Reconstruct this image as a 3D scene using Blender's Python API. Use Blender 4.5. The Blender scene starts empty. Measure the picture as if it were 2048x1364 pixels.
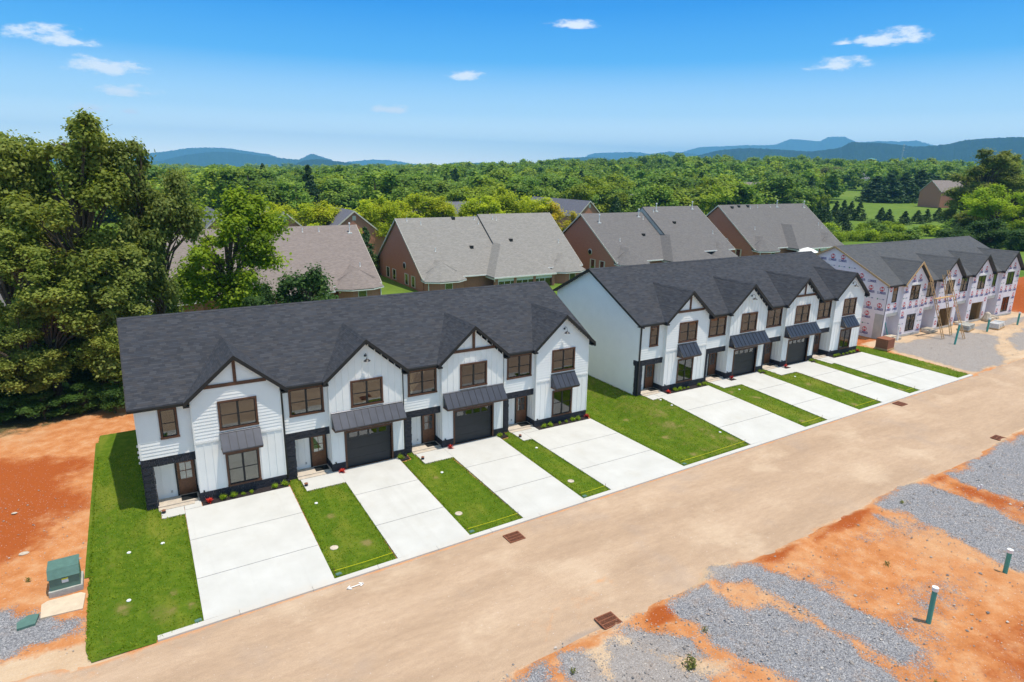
import bpy, math, random
import numpy as np
from mathutils import Vector, Matrix
R = math.radians
random.seed(7); rng = np.random.default_rng(7)
S = bpy.context.scene
COL = S.collection

# ------------------------------------------------------------------ camera, sky, sun, exposure
def setup_view():
    cd = bpy.data.cameras.new("camera"); cam = bpy.data.objects.new("camera", cd); COL.objects.link(cam)
    rt = Vector((0.8594232, -0.5110256, 0.01563951)); up = Vector((0.11958254, 0.23066246, 0.96565773)); fw = Vector((0.49708327, 0.82803844, -0.25934641))
    m = Matrix((rt, up, -fw)).transposed().to_4x4(); m.translation = Vector((0.8902, -36.7085, 18.2535))
    cam.matrix_world = m
    cd.sensor_fit = 'HORIZONTAL'; cd.sensor_width = 36.0; cd.lens = 36.0 * 1273.5 / 2048.0
    cd.clip_start = 0.5; cd.clip_end = 60000
    S.camera = cam
SUN = Vector((0.17, -0.20, 1.0)).normalized()
EXPOSURE = 0.34; SUN_STRENGTH = 3.5; SKY_STRENGTH = 0.15; SKYK = 5.2
CLOUDS = [([-0.0503, 0.9878, 0.1477], 62, 16), ([-0.0278, 0.9893, 0.1432], 16, 7), ([0.0008, 0.9929, 0.1188], 62, 17), ([0.0217, 0.9955, 0.092], 46, 12), ([-0.0185, 0.9975, 0.0681], 34, 9), ([0.0193, 0.9976, 0.0667], 20, 6), ([0.5692, 0.7976, 0.1994], 50, 9), ([0.4465, 0.8851, 0.1309], 40, 12), ([0.349, 0.9333, 0.0842], 38, 10), ([0.845, 0.5074, 0.1691], 64, 16), ([0.8192, 0.5555, 0.1426], 50, 15), ([0.8198, 0.5484, 0.165], 18, 5)]
def setup_world():
    w = bpy.data.worlds.new("World"); S.world = w; w.use_nodes = True
    nt = w.node_tree; nt.nodes.clear(); N = nt.nodes.new; L = nt.links.new
    sky = N('ShaderNodeTexSky'); sky.sky_type = 'NISHITA'; sky.sun_disc = False
    el = math.asin(SUN.z); sky.sun_elevation = el; sky.sun_rotation = math.atan2(SUN.x, SUN.y)
    sky.altitude = 300; sky.air_density = 1.0; sky.dust_density = 0.15; sky.ozone_density = 3.5
    hs = N('ShaderNodeHueSaturation'); hs.inputs['Saturation'].default_value = 1.35; hs.inputs['Value'].default_value = 1.0
    L(sky.outputs[0], hs.inputs['Color'])
    tc = N('ShaderNodeTexCoord')
    sz = N('ShaderNodeSeparateXYZ'); L(tc.outputs['Generated'], sz.inputs[0]); rp = N('ShaderNodeValToRGB'); L(sz.outputs[2], rp.inputs[0])
    st = [(0, (2.9, 2.5, 2.0)), (.03, (1.9, 1.95, 1.75)), (.08, (.74, 1.05, 1.27)), (.15, (.09, .50, 1.06)), (.22, (.004, .31, .93)), (.45, (.20, .42, .72)), (.8, (.50, .60, .72)), (1, (.90, .92, .94))]
    e = rp.color_ramp.elements
    while len(e) < len(st): e.new(.5)
    for el_, (p_, c_) in zip(e, st): el_.position = p_; el_.color = tuple(v * SKYK for v in c_) + (1,)
    blend = N('ShaderNodeMix'); blend.data_type = 'RGBA'; blend.inputs[0].default_value = .9; L(hs.outputs[0], blend.inputs[6]); L(rp.outputs[0], blend.inputs[7])
    nz = N('ShaderNodeTexNoise'); nz.inputs['Scale'].default_value = 34; nz.inputs['Detail'].default_value = 7; nz.inputs['Roughness'].default_value = .62
    mp = N('ShaderNodeMapping'); mp.inputs['Scale'].default_value = (1, 1, 2.4); L(tc.outputs['Generated'], mp.inputs[0]); L(mp.outputs[0], nz.inputs['Vector'])
    acc = None
    def math_(op, a, b=None, c=None):
        n = N('ShaderNodeMath'); n.operation = op
        for i, v in enumerate((a, b, c)):
            if v is None: continue
            if isinstance(v, (int, float)): n.inputs[i].default_value = v
            else: L(v, n.inputs[i])
        return n.outputs[0]
    def dot(vec):
        n = N('ShaderNodeVectorMath'); n.operation = 'DOT_PRODUCT'; L(tc.outputs['Generated'], n.inputs[0]); n.inputs[1].default_value = vec
        return n.outputs['Value']
    for d, wd, ht in CLOUDS:
        d = Vector(d); a = Vector((d.y, -d.x, 0)).normalized(); u = a.cross(d).normalized()
        if u.z < 0: u = -u
        ww = wd / 1273.0 * 1.22; hh = ht / 1273.0 * 1.35
        x = math_('DIVIDE', dot(tuple(a)), ww); y = math_('DIVIDE', math_('SUBTRACT', dot(tuple(u)), -hh * .25), hh)
        y = math_('MULTIPLY', y, math_('ADD', 1.0, math_('MULTIPLY', math_('LESS_THAN', y, 0.0), .7)))
        r2 = math_('ADD', math_('MULTIPLY', x, x), math_('MULTIPLY', y, y))
        f = math_('MULTIPLY', math_('GREATER_THAN', dot(tuple(d)), 0.9), math_('SUBTRACT', 1.0, math_('SQRT', r2)))
        acc = f if acc is None else math_('MAXIMUM', acc, f)
    val = math_('ADD', acc, math_('MULTIPLY', math_('SUBTRACT', nz.outputs[0], .52), 2.6))
    edge = math_('MULTIPLY', acc, 6.0); edge = math_('MINIMUM', edge, 1.0)
    mr = N('ShaderNodeMapRange'); mr.interpolation_type = 'SMOOTHSTEP'; mr.inputs[1].default_value = .06; mr.inputs[2].default_value = .8; mr.inputs[3].default_value = 0; mr.inputs[4].default_value = .85
    L(val, mr.inputs[0]); fac = math_('MULTIPLY', mr.outputs[0], math_('MAXIMUM', edge, 0.0))
    mx = N('ShaderNodeMix'); mx.data_type = 'RGBA'; L(fac, mx.inputs[0]); L(blend.outputs[2], mx.inputs[6]); mx.inputs[7].default_value = (6.0, 6.1, 6.2, 1)
    bg = N('ShaderNodeBackground'); bg.inputs['Strength'].default_value = SKY_STRENGTH; L(mx.outputs[2], bg.inputs['Color'])
    out = N('ShaderNodeOutputWorld'); L(bg.outputs[0], out.inputs['Surface'])
def setup_sun():
    ld = bpy.data.lights.new("sun", 'SUN'); ld.energy = SUN_STRENGTH; ld.angle = R(0.53); ld.color = (1.0, .93, .82)
    o = bpy.data.objects.new("sun", ld); COL.objects.link(o); o.rotation_euler = SUN.to_track_quat('Z', 'Y').to_euler(); o.location = (0, 0, 60)
setup_view(); setup_world(); setup_sun()
S.view_settings.view_transform = 'Standard'; S.view_settings.look = 'None'; S.view_settings.gamma = 1; S.view_settings.use_curve_mapping = False
S.view_settings.exposure = EXPOSURE
S.cycles.max_bounces = 6; S.cycles.transparent_max_bounces = 8; S.cycles.volume_bounces = 2
try: S.cycles.use_denoising = True
except Exception: pass

# ------------------------------------------------------------------ helpers
class MB:
    def __init__(s): s.v = []; s.f = []
    def add(s, vs, fs):
        n = len(s.v); s.v += [tuple(p) for p in vs]; s.f += [tuple(i + n for i in f) for f in fs]; return s
    def box(s, x0, x1, y0, y1, z0, z1):
        return s.add([(x0, y0, z0), (x1, y0, z0), (x1, y1, z0), (x0, y1, z0), (x0, y0, z1), (x1, y0, z1), (x1, y1, z1), (x0, y1, z1)],
                     [(0, 3, 2, 1), (4, 5, 6, 7), (0, 1, 5, 4), (1, 2, 6, 5), (2, 3, 7, 6), (3, 0, 4, 7)])
    def hexa(s, a, b):   # a, b: two quads of points (bottom loop, top loop)
        return s.add(list(a) + list(b), [(3, 2, 1, 0), (4, 5, 6, 7), (0, 1, 5, 4), (1, 2, 6, 5), (2, 3, 7, 6), (3, 0, 4, 7)])
    def prism(s, poly, axis, a, b):   # poly in the other two axes
        def P(p, t):
            return (t, p[0], p[1]) if axis == 'x' else (p[0], t, p[1]) if axis == 'y' else (p[0], p[1], t)
        n = len(poly)
        return s.add([P(p, a) for p in poly] + [P(p, b) for p in poly], [tuple(range(n))[::-1], tuple(range(n, 2 * n))] + [(i, (i + 1) % n, n + (i + 1) % n, n + i) for i in range(n)])
    def tube(s, p0, p1, r0, r1=None, n=8, caps=True):
        r1 = r0 if r1 is None else r1
        p0, p1 = Vector(p0), Vector(p1); d = (p1 - p0).normalized(); a = d.orthogonal().normalized(); b = d.cross(a)
        vs = [p0 + (a * math.cos(2 * math.pi * i / n) + b * math.sin(2 * math.pi * i / n)) * r0 for i in range(n)]
        vs += [p1 + (a * math.cos(2 * math.pi * i / n) + b * math.sin(2 * math.pi * i / n)) * r1 for i in range(n)]
        fs = [(i, (i + 1) % n, n + (i + 1) % n, n + i) for i in range(n)]
        if caps: fs += [tuple(range(n))[::-1], tuple(range(n, 2 * n))]
        return s.add(vs, fs)
    def path(s, pts, r, n=6):
        for a, b in zip(pts[:-1], pts[1:]): s.tube(a, b, r, r, n)
        return s
    def lathe(s, prof, c=(0, 0, 0), n=16):
        vs = []; 
        for r, z in prof: vs += [(c[0] + r * math.cos(2 * math.pi * i / n), c[1] + r * math.sin(2 * math.pi * i / n), c[2] + z) for i in range(n)]
        fs = [(k * n + i, k * n + (i + 1) % n, (k + 1) * n + (i + 1) % n, (k + 1) * n + i) for k in range(len(prof) - 1) for i in range(n)]
        fs += [tuple(range(n))[::-1], tuple(range((len(prof) - 1) * n, len(prof) * n))]
        return s.add(vs, fs)
    def mesh(s, name, mat, smooth=False):
        me = bpy.data.meshes.new(name); me.from_pydata(s.v, [], s.f); me.update()
        if mat: me.materials.append(mat)
        if smooth: me.polygons.foreach_set('use_smooth', [True] * len(me.polygons))
        return me
    def build(s, name, mat, parent=None, loc=(0, 0, 0), smooth=False, kind=None, label=None):
        return obj(name, s.mesh(name, mat, smooth), parent, loc, kind, label)
def obj(name, me, parent=None, loc=(0, 0, 0), kind=None, label=None):
    o = bpy.data.objects.new(name, me); COL.objects.link(o); o.location = loc
    if parent: o.parent = parent
    if kind: o['kind'] = kind
    if label: o['label'] = label
    return o
def thing(name, label, cat, loc=(0, 0, 0), rz=0, group=None):
    o = bpy.data.objects.new(name, None); COL.objects.link(o); o.location = loc; o.rotation_euler = (0, 0, rz); o.empty_display_size = .2
    o['label'] = label; o['category'] = cat
    if group: o['group'] = group
    return o
def tag(o, label, cat, group=None):
    o['label'] = label; o['category'] = cat
    if group: o['group'] = group
    return o
def copy_tree(o, parent=None):
    c = o.copy(); COL.objects.link(c)
    if parent: c.parent = parent
    for ch in list(o.children): copy_tree(ch, c)
    return c
_cache = {}
def cached(key, fn):
    if key not in _cache: _cache[key] = fn()
    return _cache[key]
def np_mesh(name, V, F, mat, attrs=None, smooth=False):
    me = bpy.data.meshes.new(name); n = len(V); k = F.shape[1]; m = len(F)
    me.vertices.add(n); me.vertices.foreach_set('co', V.astype(np.float32).ravel())
    me.loops.add(m * k); me.loops.foreach_set('vertex_index', F.astype(np.int32).ravel())
    me.polygons.add(m); me.polygons.foreach_set('loop_start', np.arange(0, m * k, k, dtype=np.int32)); me.polygons.foreach_set('loop_total', np.full(m, k, np.int32))
    if smooth: me.polygons.foreach_set('use_smooth', np.ones(m, bool))
    for an, av in (attrs or {}).items():
        a = me.attributes.new(an, 'FLOAT', 'POINT'); a.data.foreach_set('value', av.astype(np.float32))
    me.update(calc_edges=True); me.validate()
    if mat: me.materials.append(mat)
    return me

# ------------------------------------------------------------------ materials
class MT:
    def __init__(s, name, rough=.7, spec=.3, metallic=0):
        s.m = bpy.data.materials.new(name); s.m.use_nodes = True; s.nt = s.m.node_tree; s.b = s.nt.nodes['Principled BSDF']
        s.b.inputs['Roughness'].default_value = rough; s.b.inputs['Metallic'].default_value = metallic
        s.b.inputs['Specular IOR Level'].default_value = spec; s._geo = None
    def n(s, t, **kw):
        n = s.nt.nodes.new(t)
        for k, v in kw.items():
            if hasattr(n, k): setattr(n, k, v)
            else: n.inputs[k.replace('_', ' ')].default_value = v
        return n
    def l(s, a, b): s.nt.links.new(a, b); return s
    def pos(s, scale=(1, 1, 1), local=False):
        if local: src = s.n('ShaderNodeTexCoord').outputs['Object']
        else: src = s.n('ShaderNodeNewGeometry').outputs['Position']
        mp = s.n('ShaderNodeMapping'); mp.inputs['Scale'].default_value = scale; s.l(src, mp.inputs[0]); return mp.outputs[0]
    def noise(s, scale, detail=4, rough=.55, vec=None, dist=0):
        n = s.n('ShaderNodeTexNoise'); n.inputs['Scale'].default_value = scale; n.inputs['Detail'].default_value = detail; n.inputs['Roughness'].default_value = rough; n.inputs['Distortion'].default_value = dist
        s.l(vec if vec is not None else s.pos(), n.inputs['Vector']); return n.outputs[0]
    def ramp(s, fac, stops):
        r = s.n('ShaderNodeValToRGB'); e = r.color_ramp.elements
        while len(e) < len(stops): e.new(.5)
        for el, (p, c) in zip(e, stops): el.position = p; el.color = (*c, 1) if len(c) == 3 else c
        s.l(fac, r.inputs[0]); return r.outputs[0]
    def mix(s, fac, a, b, mode='MIX'):
        m = s.n('ShaderNodeMix'); m.data_type = 'RGBA'; m.blend_type = mode
        for v, i in ((fac, 0), (a, 6), (b, 7)):
            if isinstance(v, (int, float)): m.inputs[i].default_value = v
            elif isinstance(v, tuple): m.inputs[i].default_value = (*v, 1)
            else: s.l(v, m.inputs[i])
        return m.outputs[2]
    def math(s, op, a, b=None, c=None, clamp=False):
        n = s.n('ShaderNodeMath'); n.operation = op; n.use_clamp = clamp
        for i, v in enumerate((a, b, c)):
            if v is None: continue
            if isinstance(v, (int, float)): n.inputs[i].default_value = v
            else: s.l(v, n.inputs[i])
        return n.outputs[0]
    def step(s, v, a, b):
        n = s.n('ShaderNodeMapRange'); n.interpolation_type = 'SMOOTHSTEP'; n.inputs[1].default_value = a; n.inputs[2].default_value = b; s.l(v, n.inputs[0]); return n.outputs[0]
    def attr(s, name):
        n = s.n('ShaderNodeAttribute'); n.attribute_name = name; return n.outputs['Fac']
    def color(s, c):
        if isinstance(c, tuple): s.b.inputs['Base Color'].default_value = (*c, 1)
        else: s.l(c, s.b.inputs['Base Color'])
        return s
    def bump(s, h, strength=.4, dist=.02):
        b = s.n('ShaderNodeBump'); b.inputs['Strength'].default_value = strength; b.inputs['Distance'].default_value = dist; s.l(h, b.inputs['Height']); s.l(b.outputs[0], s.b.inputs['Normal']); return s
M = {}
def vary(name, c, amt=.12, scale=3, rough=.7, spec=.3, bump=0, bscale=40, metallic=0):
    t = MT(name, rough, spec, metallic); n = t.noise(scale, 5)
    lo = tuple(x * (1 - amt) for x in c); hi = tuple(min(1, x * (1 + amt)) for x in c)
    t.color(t.ramp(n, [(.3, lo), (.7, hi)]))
    if bump: t.bump(t.noise(bscale, 3), bump, .01)
    M[name] = t.m; return t
vary('white_siding', (.87, .855, .825), .025, 1.5, .55, .35)
vary('white_trim', (.83, .81, .77), .03, 2, .5)
vary('brown_wood', (.105, .043, .022), .3, 9, .5, .4, .3, 30)
vary('black_metal', (.016, .016, .018), .15, 3, .4, .5)
vary('black_trim', (.017, .016, .016), .2, 3, .55, .4)
vary('awning_metal', (.075, .078, .095), .12, 2, .30, .8, 0, 40, .6)
vary('garage_grey', (.032, .032, .034), .08, 3, .5, .4)
vary('door_wood', (.16, .062, .026), .3, 8, .42, .5, .2, 25)
vary('mulch', (.035, .028, .028), .6, 22, .95, .1, .8, 40)
vary('step_concrete', (.55, .47, .38), .12, 4, .85, .2, .2, 30)
vary('pvc_green', (.05, .32, .27), .1, 3, .4, .5)
vary('pvc_white', (.78, .78, .76), .05, 3, .4, .5)
vary('brown_blind', (.20, .125, .075), .2, 3, .7)  # tone of the dirt ground mirrored in glass, painted on a sheet
vary('pale_blind', (.5, .5, .42), .08, 3, .7)
vary('box_green', (.10, .19, .155), .12, 5, .45, .4)
vary('box_concrete', (.42, .41, .37), .15, 6, .9, .2, .3, 30)
vary('tan_slab', (.62, .50, .36), .1, 3, .9, .2, .2, 20)
vary('rust', (.23, .085, .045), .3, 14, .8, .3)
vary('dark_hole', (.02, .015, .012), .2, 3, .95, .1)
vary('lumber', (.52, .34, .17), .2, 7, .75, .2)
vary('osb', (.42, .27, .13), .3, 20, .85, .2)
vary('grey_board', (.48, .47, .44), .1, 2, .8)
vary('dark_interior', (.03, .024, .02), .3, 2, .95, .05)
vary('yellow_tape', (.85, .75, .02), .05, 2, .5)
vary('ladder_wood', (.34, .2, .10), .3, 6, .7)
vary('stone_rough', (.55, .47, .37), .25, 5, .95, .2, .6, 12)
vary('brick_stack', (.30, .12, .07), .35, 11, .9, .2, .3, 30)
vary('plastic_wrap', (.62, .62, .6), .2, 8, .25, .6)
vary('flower_red', (.55, .02, .03), .3, 20, .7)
vary('bark', (.11, .085, .062), .35, 6, .95, .1, .6, 18)
vary('brick_trim', (.66, .60, .50), .06, 3, .6)
vary('galvanised', (.5, .52, .54), .1, 3, .35, .5, 0, 40, .6)
vary('water_tank', (.10, .42, .60), .05, 1, .5)
vary('chalk', (.85, .83, .8), .1, 8, .9)
vary('red_print', (.60, .03, .05), .08, 4, .6)
vary('blue_print', (.045, .045, .22), .1, 4, .6)
vary('green_print', (.05, .25, .14), .1, 4, .6)
vary('white_print', (.8, .78, .78), .03, 4, .6)
vary('door_mat', (.02, .022, .022), .2, 20, .95, .1)
def m_wrap():
    t = MT('house_wrap', .5, .35); n = t.noise(.9, 4); f = t.noise(7, 3, vec=t.pos((1, 1, .35)))
    c = t.ramp(n, [(.3, (.76, .69, .73)), (.7, (.86, .81, .84))]); t.color(t.mix(t.step(f, .45, .75), c, (.82, .80, .82))); t.bump(t.noise(5, 4), .35, .05); M['house_wrap'] = t.m
m_wrap()
def m_shingle(name, cols, blend=.5, course=.145, tab=.33, stk=.3):
    t = MT(name, .88, .25)
    # courses follow the slope: row index from world height, tab from distance along the eave
    p = t.n('ShaderNodeNewGeometry').outputs['Position']; sp = t.n('ShaderNodeSeparateXYZ'); t.l(p, sp.inputs[0])
    nr = t.n('ShaderNodeSeparateXYZ'); t.l(t.n('ShaderNodeNewGeometry').outputs['True Normal'], nr.inputs[0])
    side = t.math('GREATER_THAN', t.math('ABSOLUTE', nr.outputs[0]), t.math('ABSOLUTE', nr.outputs[1]))
    along = t.math('ADD', t.math('MULTIPLY', sp.outputs[0], t.math('SUBTRACT', 1.0, side)), t.math('MULTIPLY', sp.outputs[1], side))
    row = t.math('DIVIDE', sp.outputs[2], course * .47); ri = t.math('FLOOR', row)
    off = t.math('FRACT', t.math('MULTIPLY', t.math('SINE', t.math('MULTIPLY', ri, 12.9898)), 43758.5))
    tabv = t.math('ADD', t.math('DIVIDE', along, tab), t.math('MULTIPLY', off, 7.0))
    cv = t.n('ShaderNodeCombineXYZ'); t.l(t.math('FLOOR', tabv), cv.inputs[0]); t.l(ri, cv.inputs[1])
    wn = t.n('ShaderNodeTexWhiteNoise'); wn.noise_dimensions = '2D'; t.l(cv.outputs[0], wn.inputs[0])
    n = len(cols); c = t.ramp(wn.outputs['Value'], [((i + .5) / n, col) for i, col in enumerate(cols)])
    big = t.noise(.35, 4); c = t.mix(.2, c, t.ramp(big, [(.3, cols[0]), (.7, cols[-1])]))
    grain = t.noise(60, 2); st2 = t.noise(2.2, 5, .75, t.pos((.6, .6, 3.0))); c = t.mix(stk, c, t.ramp(st2, [(.3, (.22, .22, .22)), (.5, (.5, .5, .5)), (.72, (.85, .83, .80))]), 'OVERLAY'); c = t.mix(.2, c, t.ramp(grain, [(.3, tuple(x * .55 for x in cols[0])), (.7, tuple(min(1, x * 1.7) for x in cols[-1]))]))
    fr = t.math('FRACT', row); line = t.step(fr, .0, .22); c = t.mix(t.math('MULTIPLY', t.math('SUBTRACT', 1.0, line), .45), c, tuple(x * .45 for x in cols[0]))
    t.color(c); t.bump(t.math('ADD', t.math('MULTIPLY', fr, -1.0), t.math('MULTIPLY', wn.outputs['Value'], .5)), .5, .02); M[name] = t.m
m_shingle('shingle_dark', [(.025, .028, .036), (.040, .043, .052), (.054, .050, .052), (.034, .041, .056), (.062, .064, .073)], stk=.12)
m_shingle('shingle_grey', [(.072, .074, .080), (.095, .095, .098), (.11, .105, .103), (.088, .092, .10)])
m_shingle('shingle_pale', [(.23, .215, .195), (.26, .245, .225), (.29, .272, .25)])
m_shingle('shingle_mauve', [(.145, .135, .13), (.17, .158, .152), (.20, .182, .172), (.155, .148, .147)])
m_shingle('shingle_rose', [(.21, .172, .155), (.24, .20, .182), (.265, .22, .20)])
m_shingle('shingle_blue', [(.12, .12, .15), (.15, .15, .18), (.17, .165, .19)])
def m_brick():
    t = MT('red_brick', .9, .2); p = t.n('ShaderNodeNewGeometry').outputs['Position']; sp = t.n('ShaderNodeSeparateXYZ'); t.l(p, sp.inputs[0])
    al = t.math('ADD', sp.outputs[0], sp.outputs[1]); cv = t.n('ShaderNodeCombineXYZ'); t.l(al, cv.inputs[0]); t.l(sp.outputs[2], cv.inputs[1])
    b = t.n('ShaderNodeTexBrick'); b.inputs['Scale'].default_value = 1; b.inputs['Brick Width'].default_value = .22; b.inputs['Row Height'].default_value = .075; b.inputs['Mortar Size'].default_value = .008
    b.inputs['Color1'].default_value = (.54, .20, .12, 1); b.inputs['Color2'].default_value = (.44, .155, .095, 1); b.inputs['Mortar'].default_value = (.42, .29, .23, 1); t.l(cv.outputs[0], b.inputs['Vector'])
    t.color(t.mix(t.math('MULTIPLY', t.noise(.8, 5), .45), b.outputs[0], (.50, .21, .13))); M['red_brick'] = t.m
m_brick()
def m_stone():
    t = MT('dark_stone', .8, .3); n = t.noise(14, 4, vec=t.pos((1, 1, 2.2))); v = t.n('ShaderNodeObjectInfo')
    t.color(t.ramp(n, [(.3, (.020, .020, .024)), (.55, (.036, .036, .044)), (.75, (.062, .062, .074))])); t.bump(t.noise(30, 4), .6, .02); M['dark_stone'] = t.m
m_stone()
def m_glass(name, tint, f0=2.0, tr=.5):
    t = MT(name); nt = t.nt; g = t.n('ShaderNodeBsdfGlossy'); g.inputs['Roughness'].default_value = .015; g.inputs['Color'].default_value = (.95, .97, 1, 1)
    T = t.n('ShaderNodeBsdfTransparent'); T.inputs['Color'].default_value = (*tint, 1); fr = t.n('ShaderNodeFresnel'); fr.inputs['IOR'].default_value = f0
    bp = t.n('ShaderNodeBump'); bp.inputs['Strength'].default_value = .03; bp.inputs['Distance'].default_value = .02; t.l(t.noise(1.5, 2), bp.inputs['Height']); t.l(bp.outputs[0], g.inputs['Normal'])
    mx = t.n('ShaderNodeMixShader'); t.l(fr.outputs[0], mx.inputs[0]); t.l(T.outputs[0], mx.inputs[1]); t.l(g.outputs[0], mx.inputs[2]); t.l(mx.outputs[0], nt.nodes['Material Output'].inputs['Surface']); M[name] = t.m
m_glass('window_glass', (.55, .56, .5), 2.1)
m_glass('clear_glass', (.75, .78, .75), 2.2)
def m_concrete():
    t = MT('concrete', .85, .25); n = t.noise(.7, 6, .6); f = t.noise(45, 3)
    c = t.ramp(n, [(.3, (.53, .515, .475)), (.7, (.61, .597, .56))])
    c = t.mix(t.math('MULTIPLY', t.step(t.noise(.45, 8, .75), .54, .72), .40), c, (.50, .46, .38))           # damp and dirt stains
    c = t.mix(t.math('MULTIPLY', t.step(t.noise(.8, 4, .6, t.pos((2.2, .10, 1))), .55, .68), .22), c, (.46, .44, .40))   # tyre marks along the drive
    c = t.mix(t.math('MULTIPLY', t.step(t.noise(3.0, 5, .7, t.pos((.3, 3, 1))), .58, .7), .12), c, (.72, .70, .67))       # broom finish
    sp = t.n('ShaderNodeSeparateXYZ'); t.l(t.n('ShaderNodeNewGeometry').outputs['Position'], sp.inputs[0])
    e = t.math('ADD', t.math('MULTIPLY', t.math('ADD', sp.outputs[1], 10.6), -.55), t.math('MULTIPLY', t.math('SUBTRACT', t.noise(1.4, 7, .75), .5), 1.2))
    c = t.mix(t.math('MULTIPLY', t.step(e, .0, .8), .45), c, (.50, .35, .22))                                 # road dust carried on to the kerb end
    t.color(t.mix(.12, c, t.ramp(f, [(.3, (.4, .4, .37)), (.7, (.78, .78, .75))]))); t.bump(f, .12, .005); M['concrete'] = t.m
m_concrete()
def m_leaf(name, dark, mid, light, trans=.35):
    t = MT(name, .6, .25); nt = t.nt; a = t.attr('tint'); c = t.ramp(a, [(.1, dark), (.5, mid), (.9, light)]); oi = t.n('ShaderNodeObjectInfo'); c = t.mix(t.math('MULTIPLY', oi.outputs['Random'], .75), c, t.mix(1.0, c, (1.18, 1.08, .75), 'MULTIPLY')); rn = t.math('FRACT', t.math('MULTIPLY', oi.outputs['Random'], 7.31)); c = t.mix(1.0, c, t.ramp(rn, [(0, (.68, .68, .68)), (1, (1, 1, 1))]), 'MULTIPLY')
    t.color(c); tr = t.n('ShaderNodeBsdfTranslucent'); t.l(t.mix(.5, c, t.mix(1.0, c, (1.6, 1.5, .6), 'MULTIPLY')), tr.inputs['Color'])
    mx = t.n('ShaderNodeMixShader'); mx.inputs[0].default_value = trans; t.l(t.b.outputs[0], mx.inputs[1]); t.l(tr.outputs[0], mx.inputs[2]); t.l(mx.outputs[0], nt.nodes['Material Output'].inputs['Surface']); M[name] = t.m
m_leaf('leaf_oak', (.13, .19, .035), (.25, .32, .06), (.40, .46, .12), .46)
m_leaf('leaf_green', (.15, .26, .012), (.31, .46, .022), (.46, .60, .04), .46)
m_leaf('leaf_deep', (.035, .085, .018), (.075, .16, .03), (.15, .26, .06))
m_leaf('leaf_lime', (.30, .40, .02), (.54, .64, .035), (.72, .76, .06), .5)
m_leaf('leaf_yellow', (.55, .50, .025), (.78, .68, .05), (.90, .78, .09), .5)
m_leaf('leaf_conifer', (.030, .075, .026), (.060, .125, .040), (.11, .19, .06), .2)
m_leaf('leaf_olive', (.12, .15, .035), (.20, .23, .06), (.30, .31, .09))
m_leaf('leaf_far', (.09, .19, .03), (.18, .32, .045), (.33, .46, .07), .38)
m_leaf('leaf_far_yellowish', (.18, .27, .025), (.31, .43, .04), (.46, .56, .06), .38)
m_leaf('grass_blade', (.13, .24, .010), (.22, .34, .018), (.38, .44, .05), .45)
m_leaf('red_leaf', (.40, .012, .02), (.62, .03, .04), (.75, .10, .06), .3)
def m_lawn():
    t = MT('lawn', .9, .1); p = t.pos((1, .45, 1)); big = t.noise(.45, 5, .6, p); mid = t.noise(2.2, 5, .65); fine = t.noise(38, 3, .7)
    c = t.ramp(mid, [(.25, (.10, .19, .008)), (.5, (.145, .225, .016)), (.75, (.25, .31, .03))])
    c = t.mix(t.math('MULTIPLY', t.step(big, .48, .68), .75), c, (.32, .32, .05)); c = t.mix(t.math('MULTIPLY', t.step(t.noise(.9, 3, .5, t.pos((1.6, .12, 1))), .45, .6), .35), c, t.mix(1.0, c, (1.35, 1.25, 1.2), 'MULTIPLY'))
    dry = t.attr('dry'); dn = t.math('ADD', dry, t.math('MULTIPLY', t.math('SUBTRACT', t.noise(1.3, 6, .7), .5), 1.3)); c = t.mix(t.math('MULTIPLY', t.step(dn, .40, .60), .45), c, (.27, .25, .06)); c = t.mix(t.math('MULTIPLY', t.step(dn, .55, .80), .85), c, (.42, .31, .14))
    c = t.mix(.5, c, t.ramp(fine, [(.3, (.03, .07, .004)), (.7, (.16, .24, .035))]), 'OVERLAY'); t.color(c); t.bump(fine, .8, .04); M['lawn'] = t.m
m_lawn()
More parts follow.
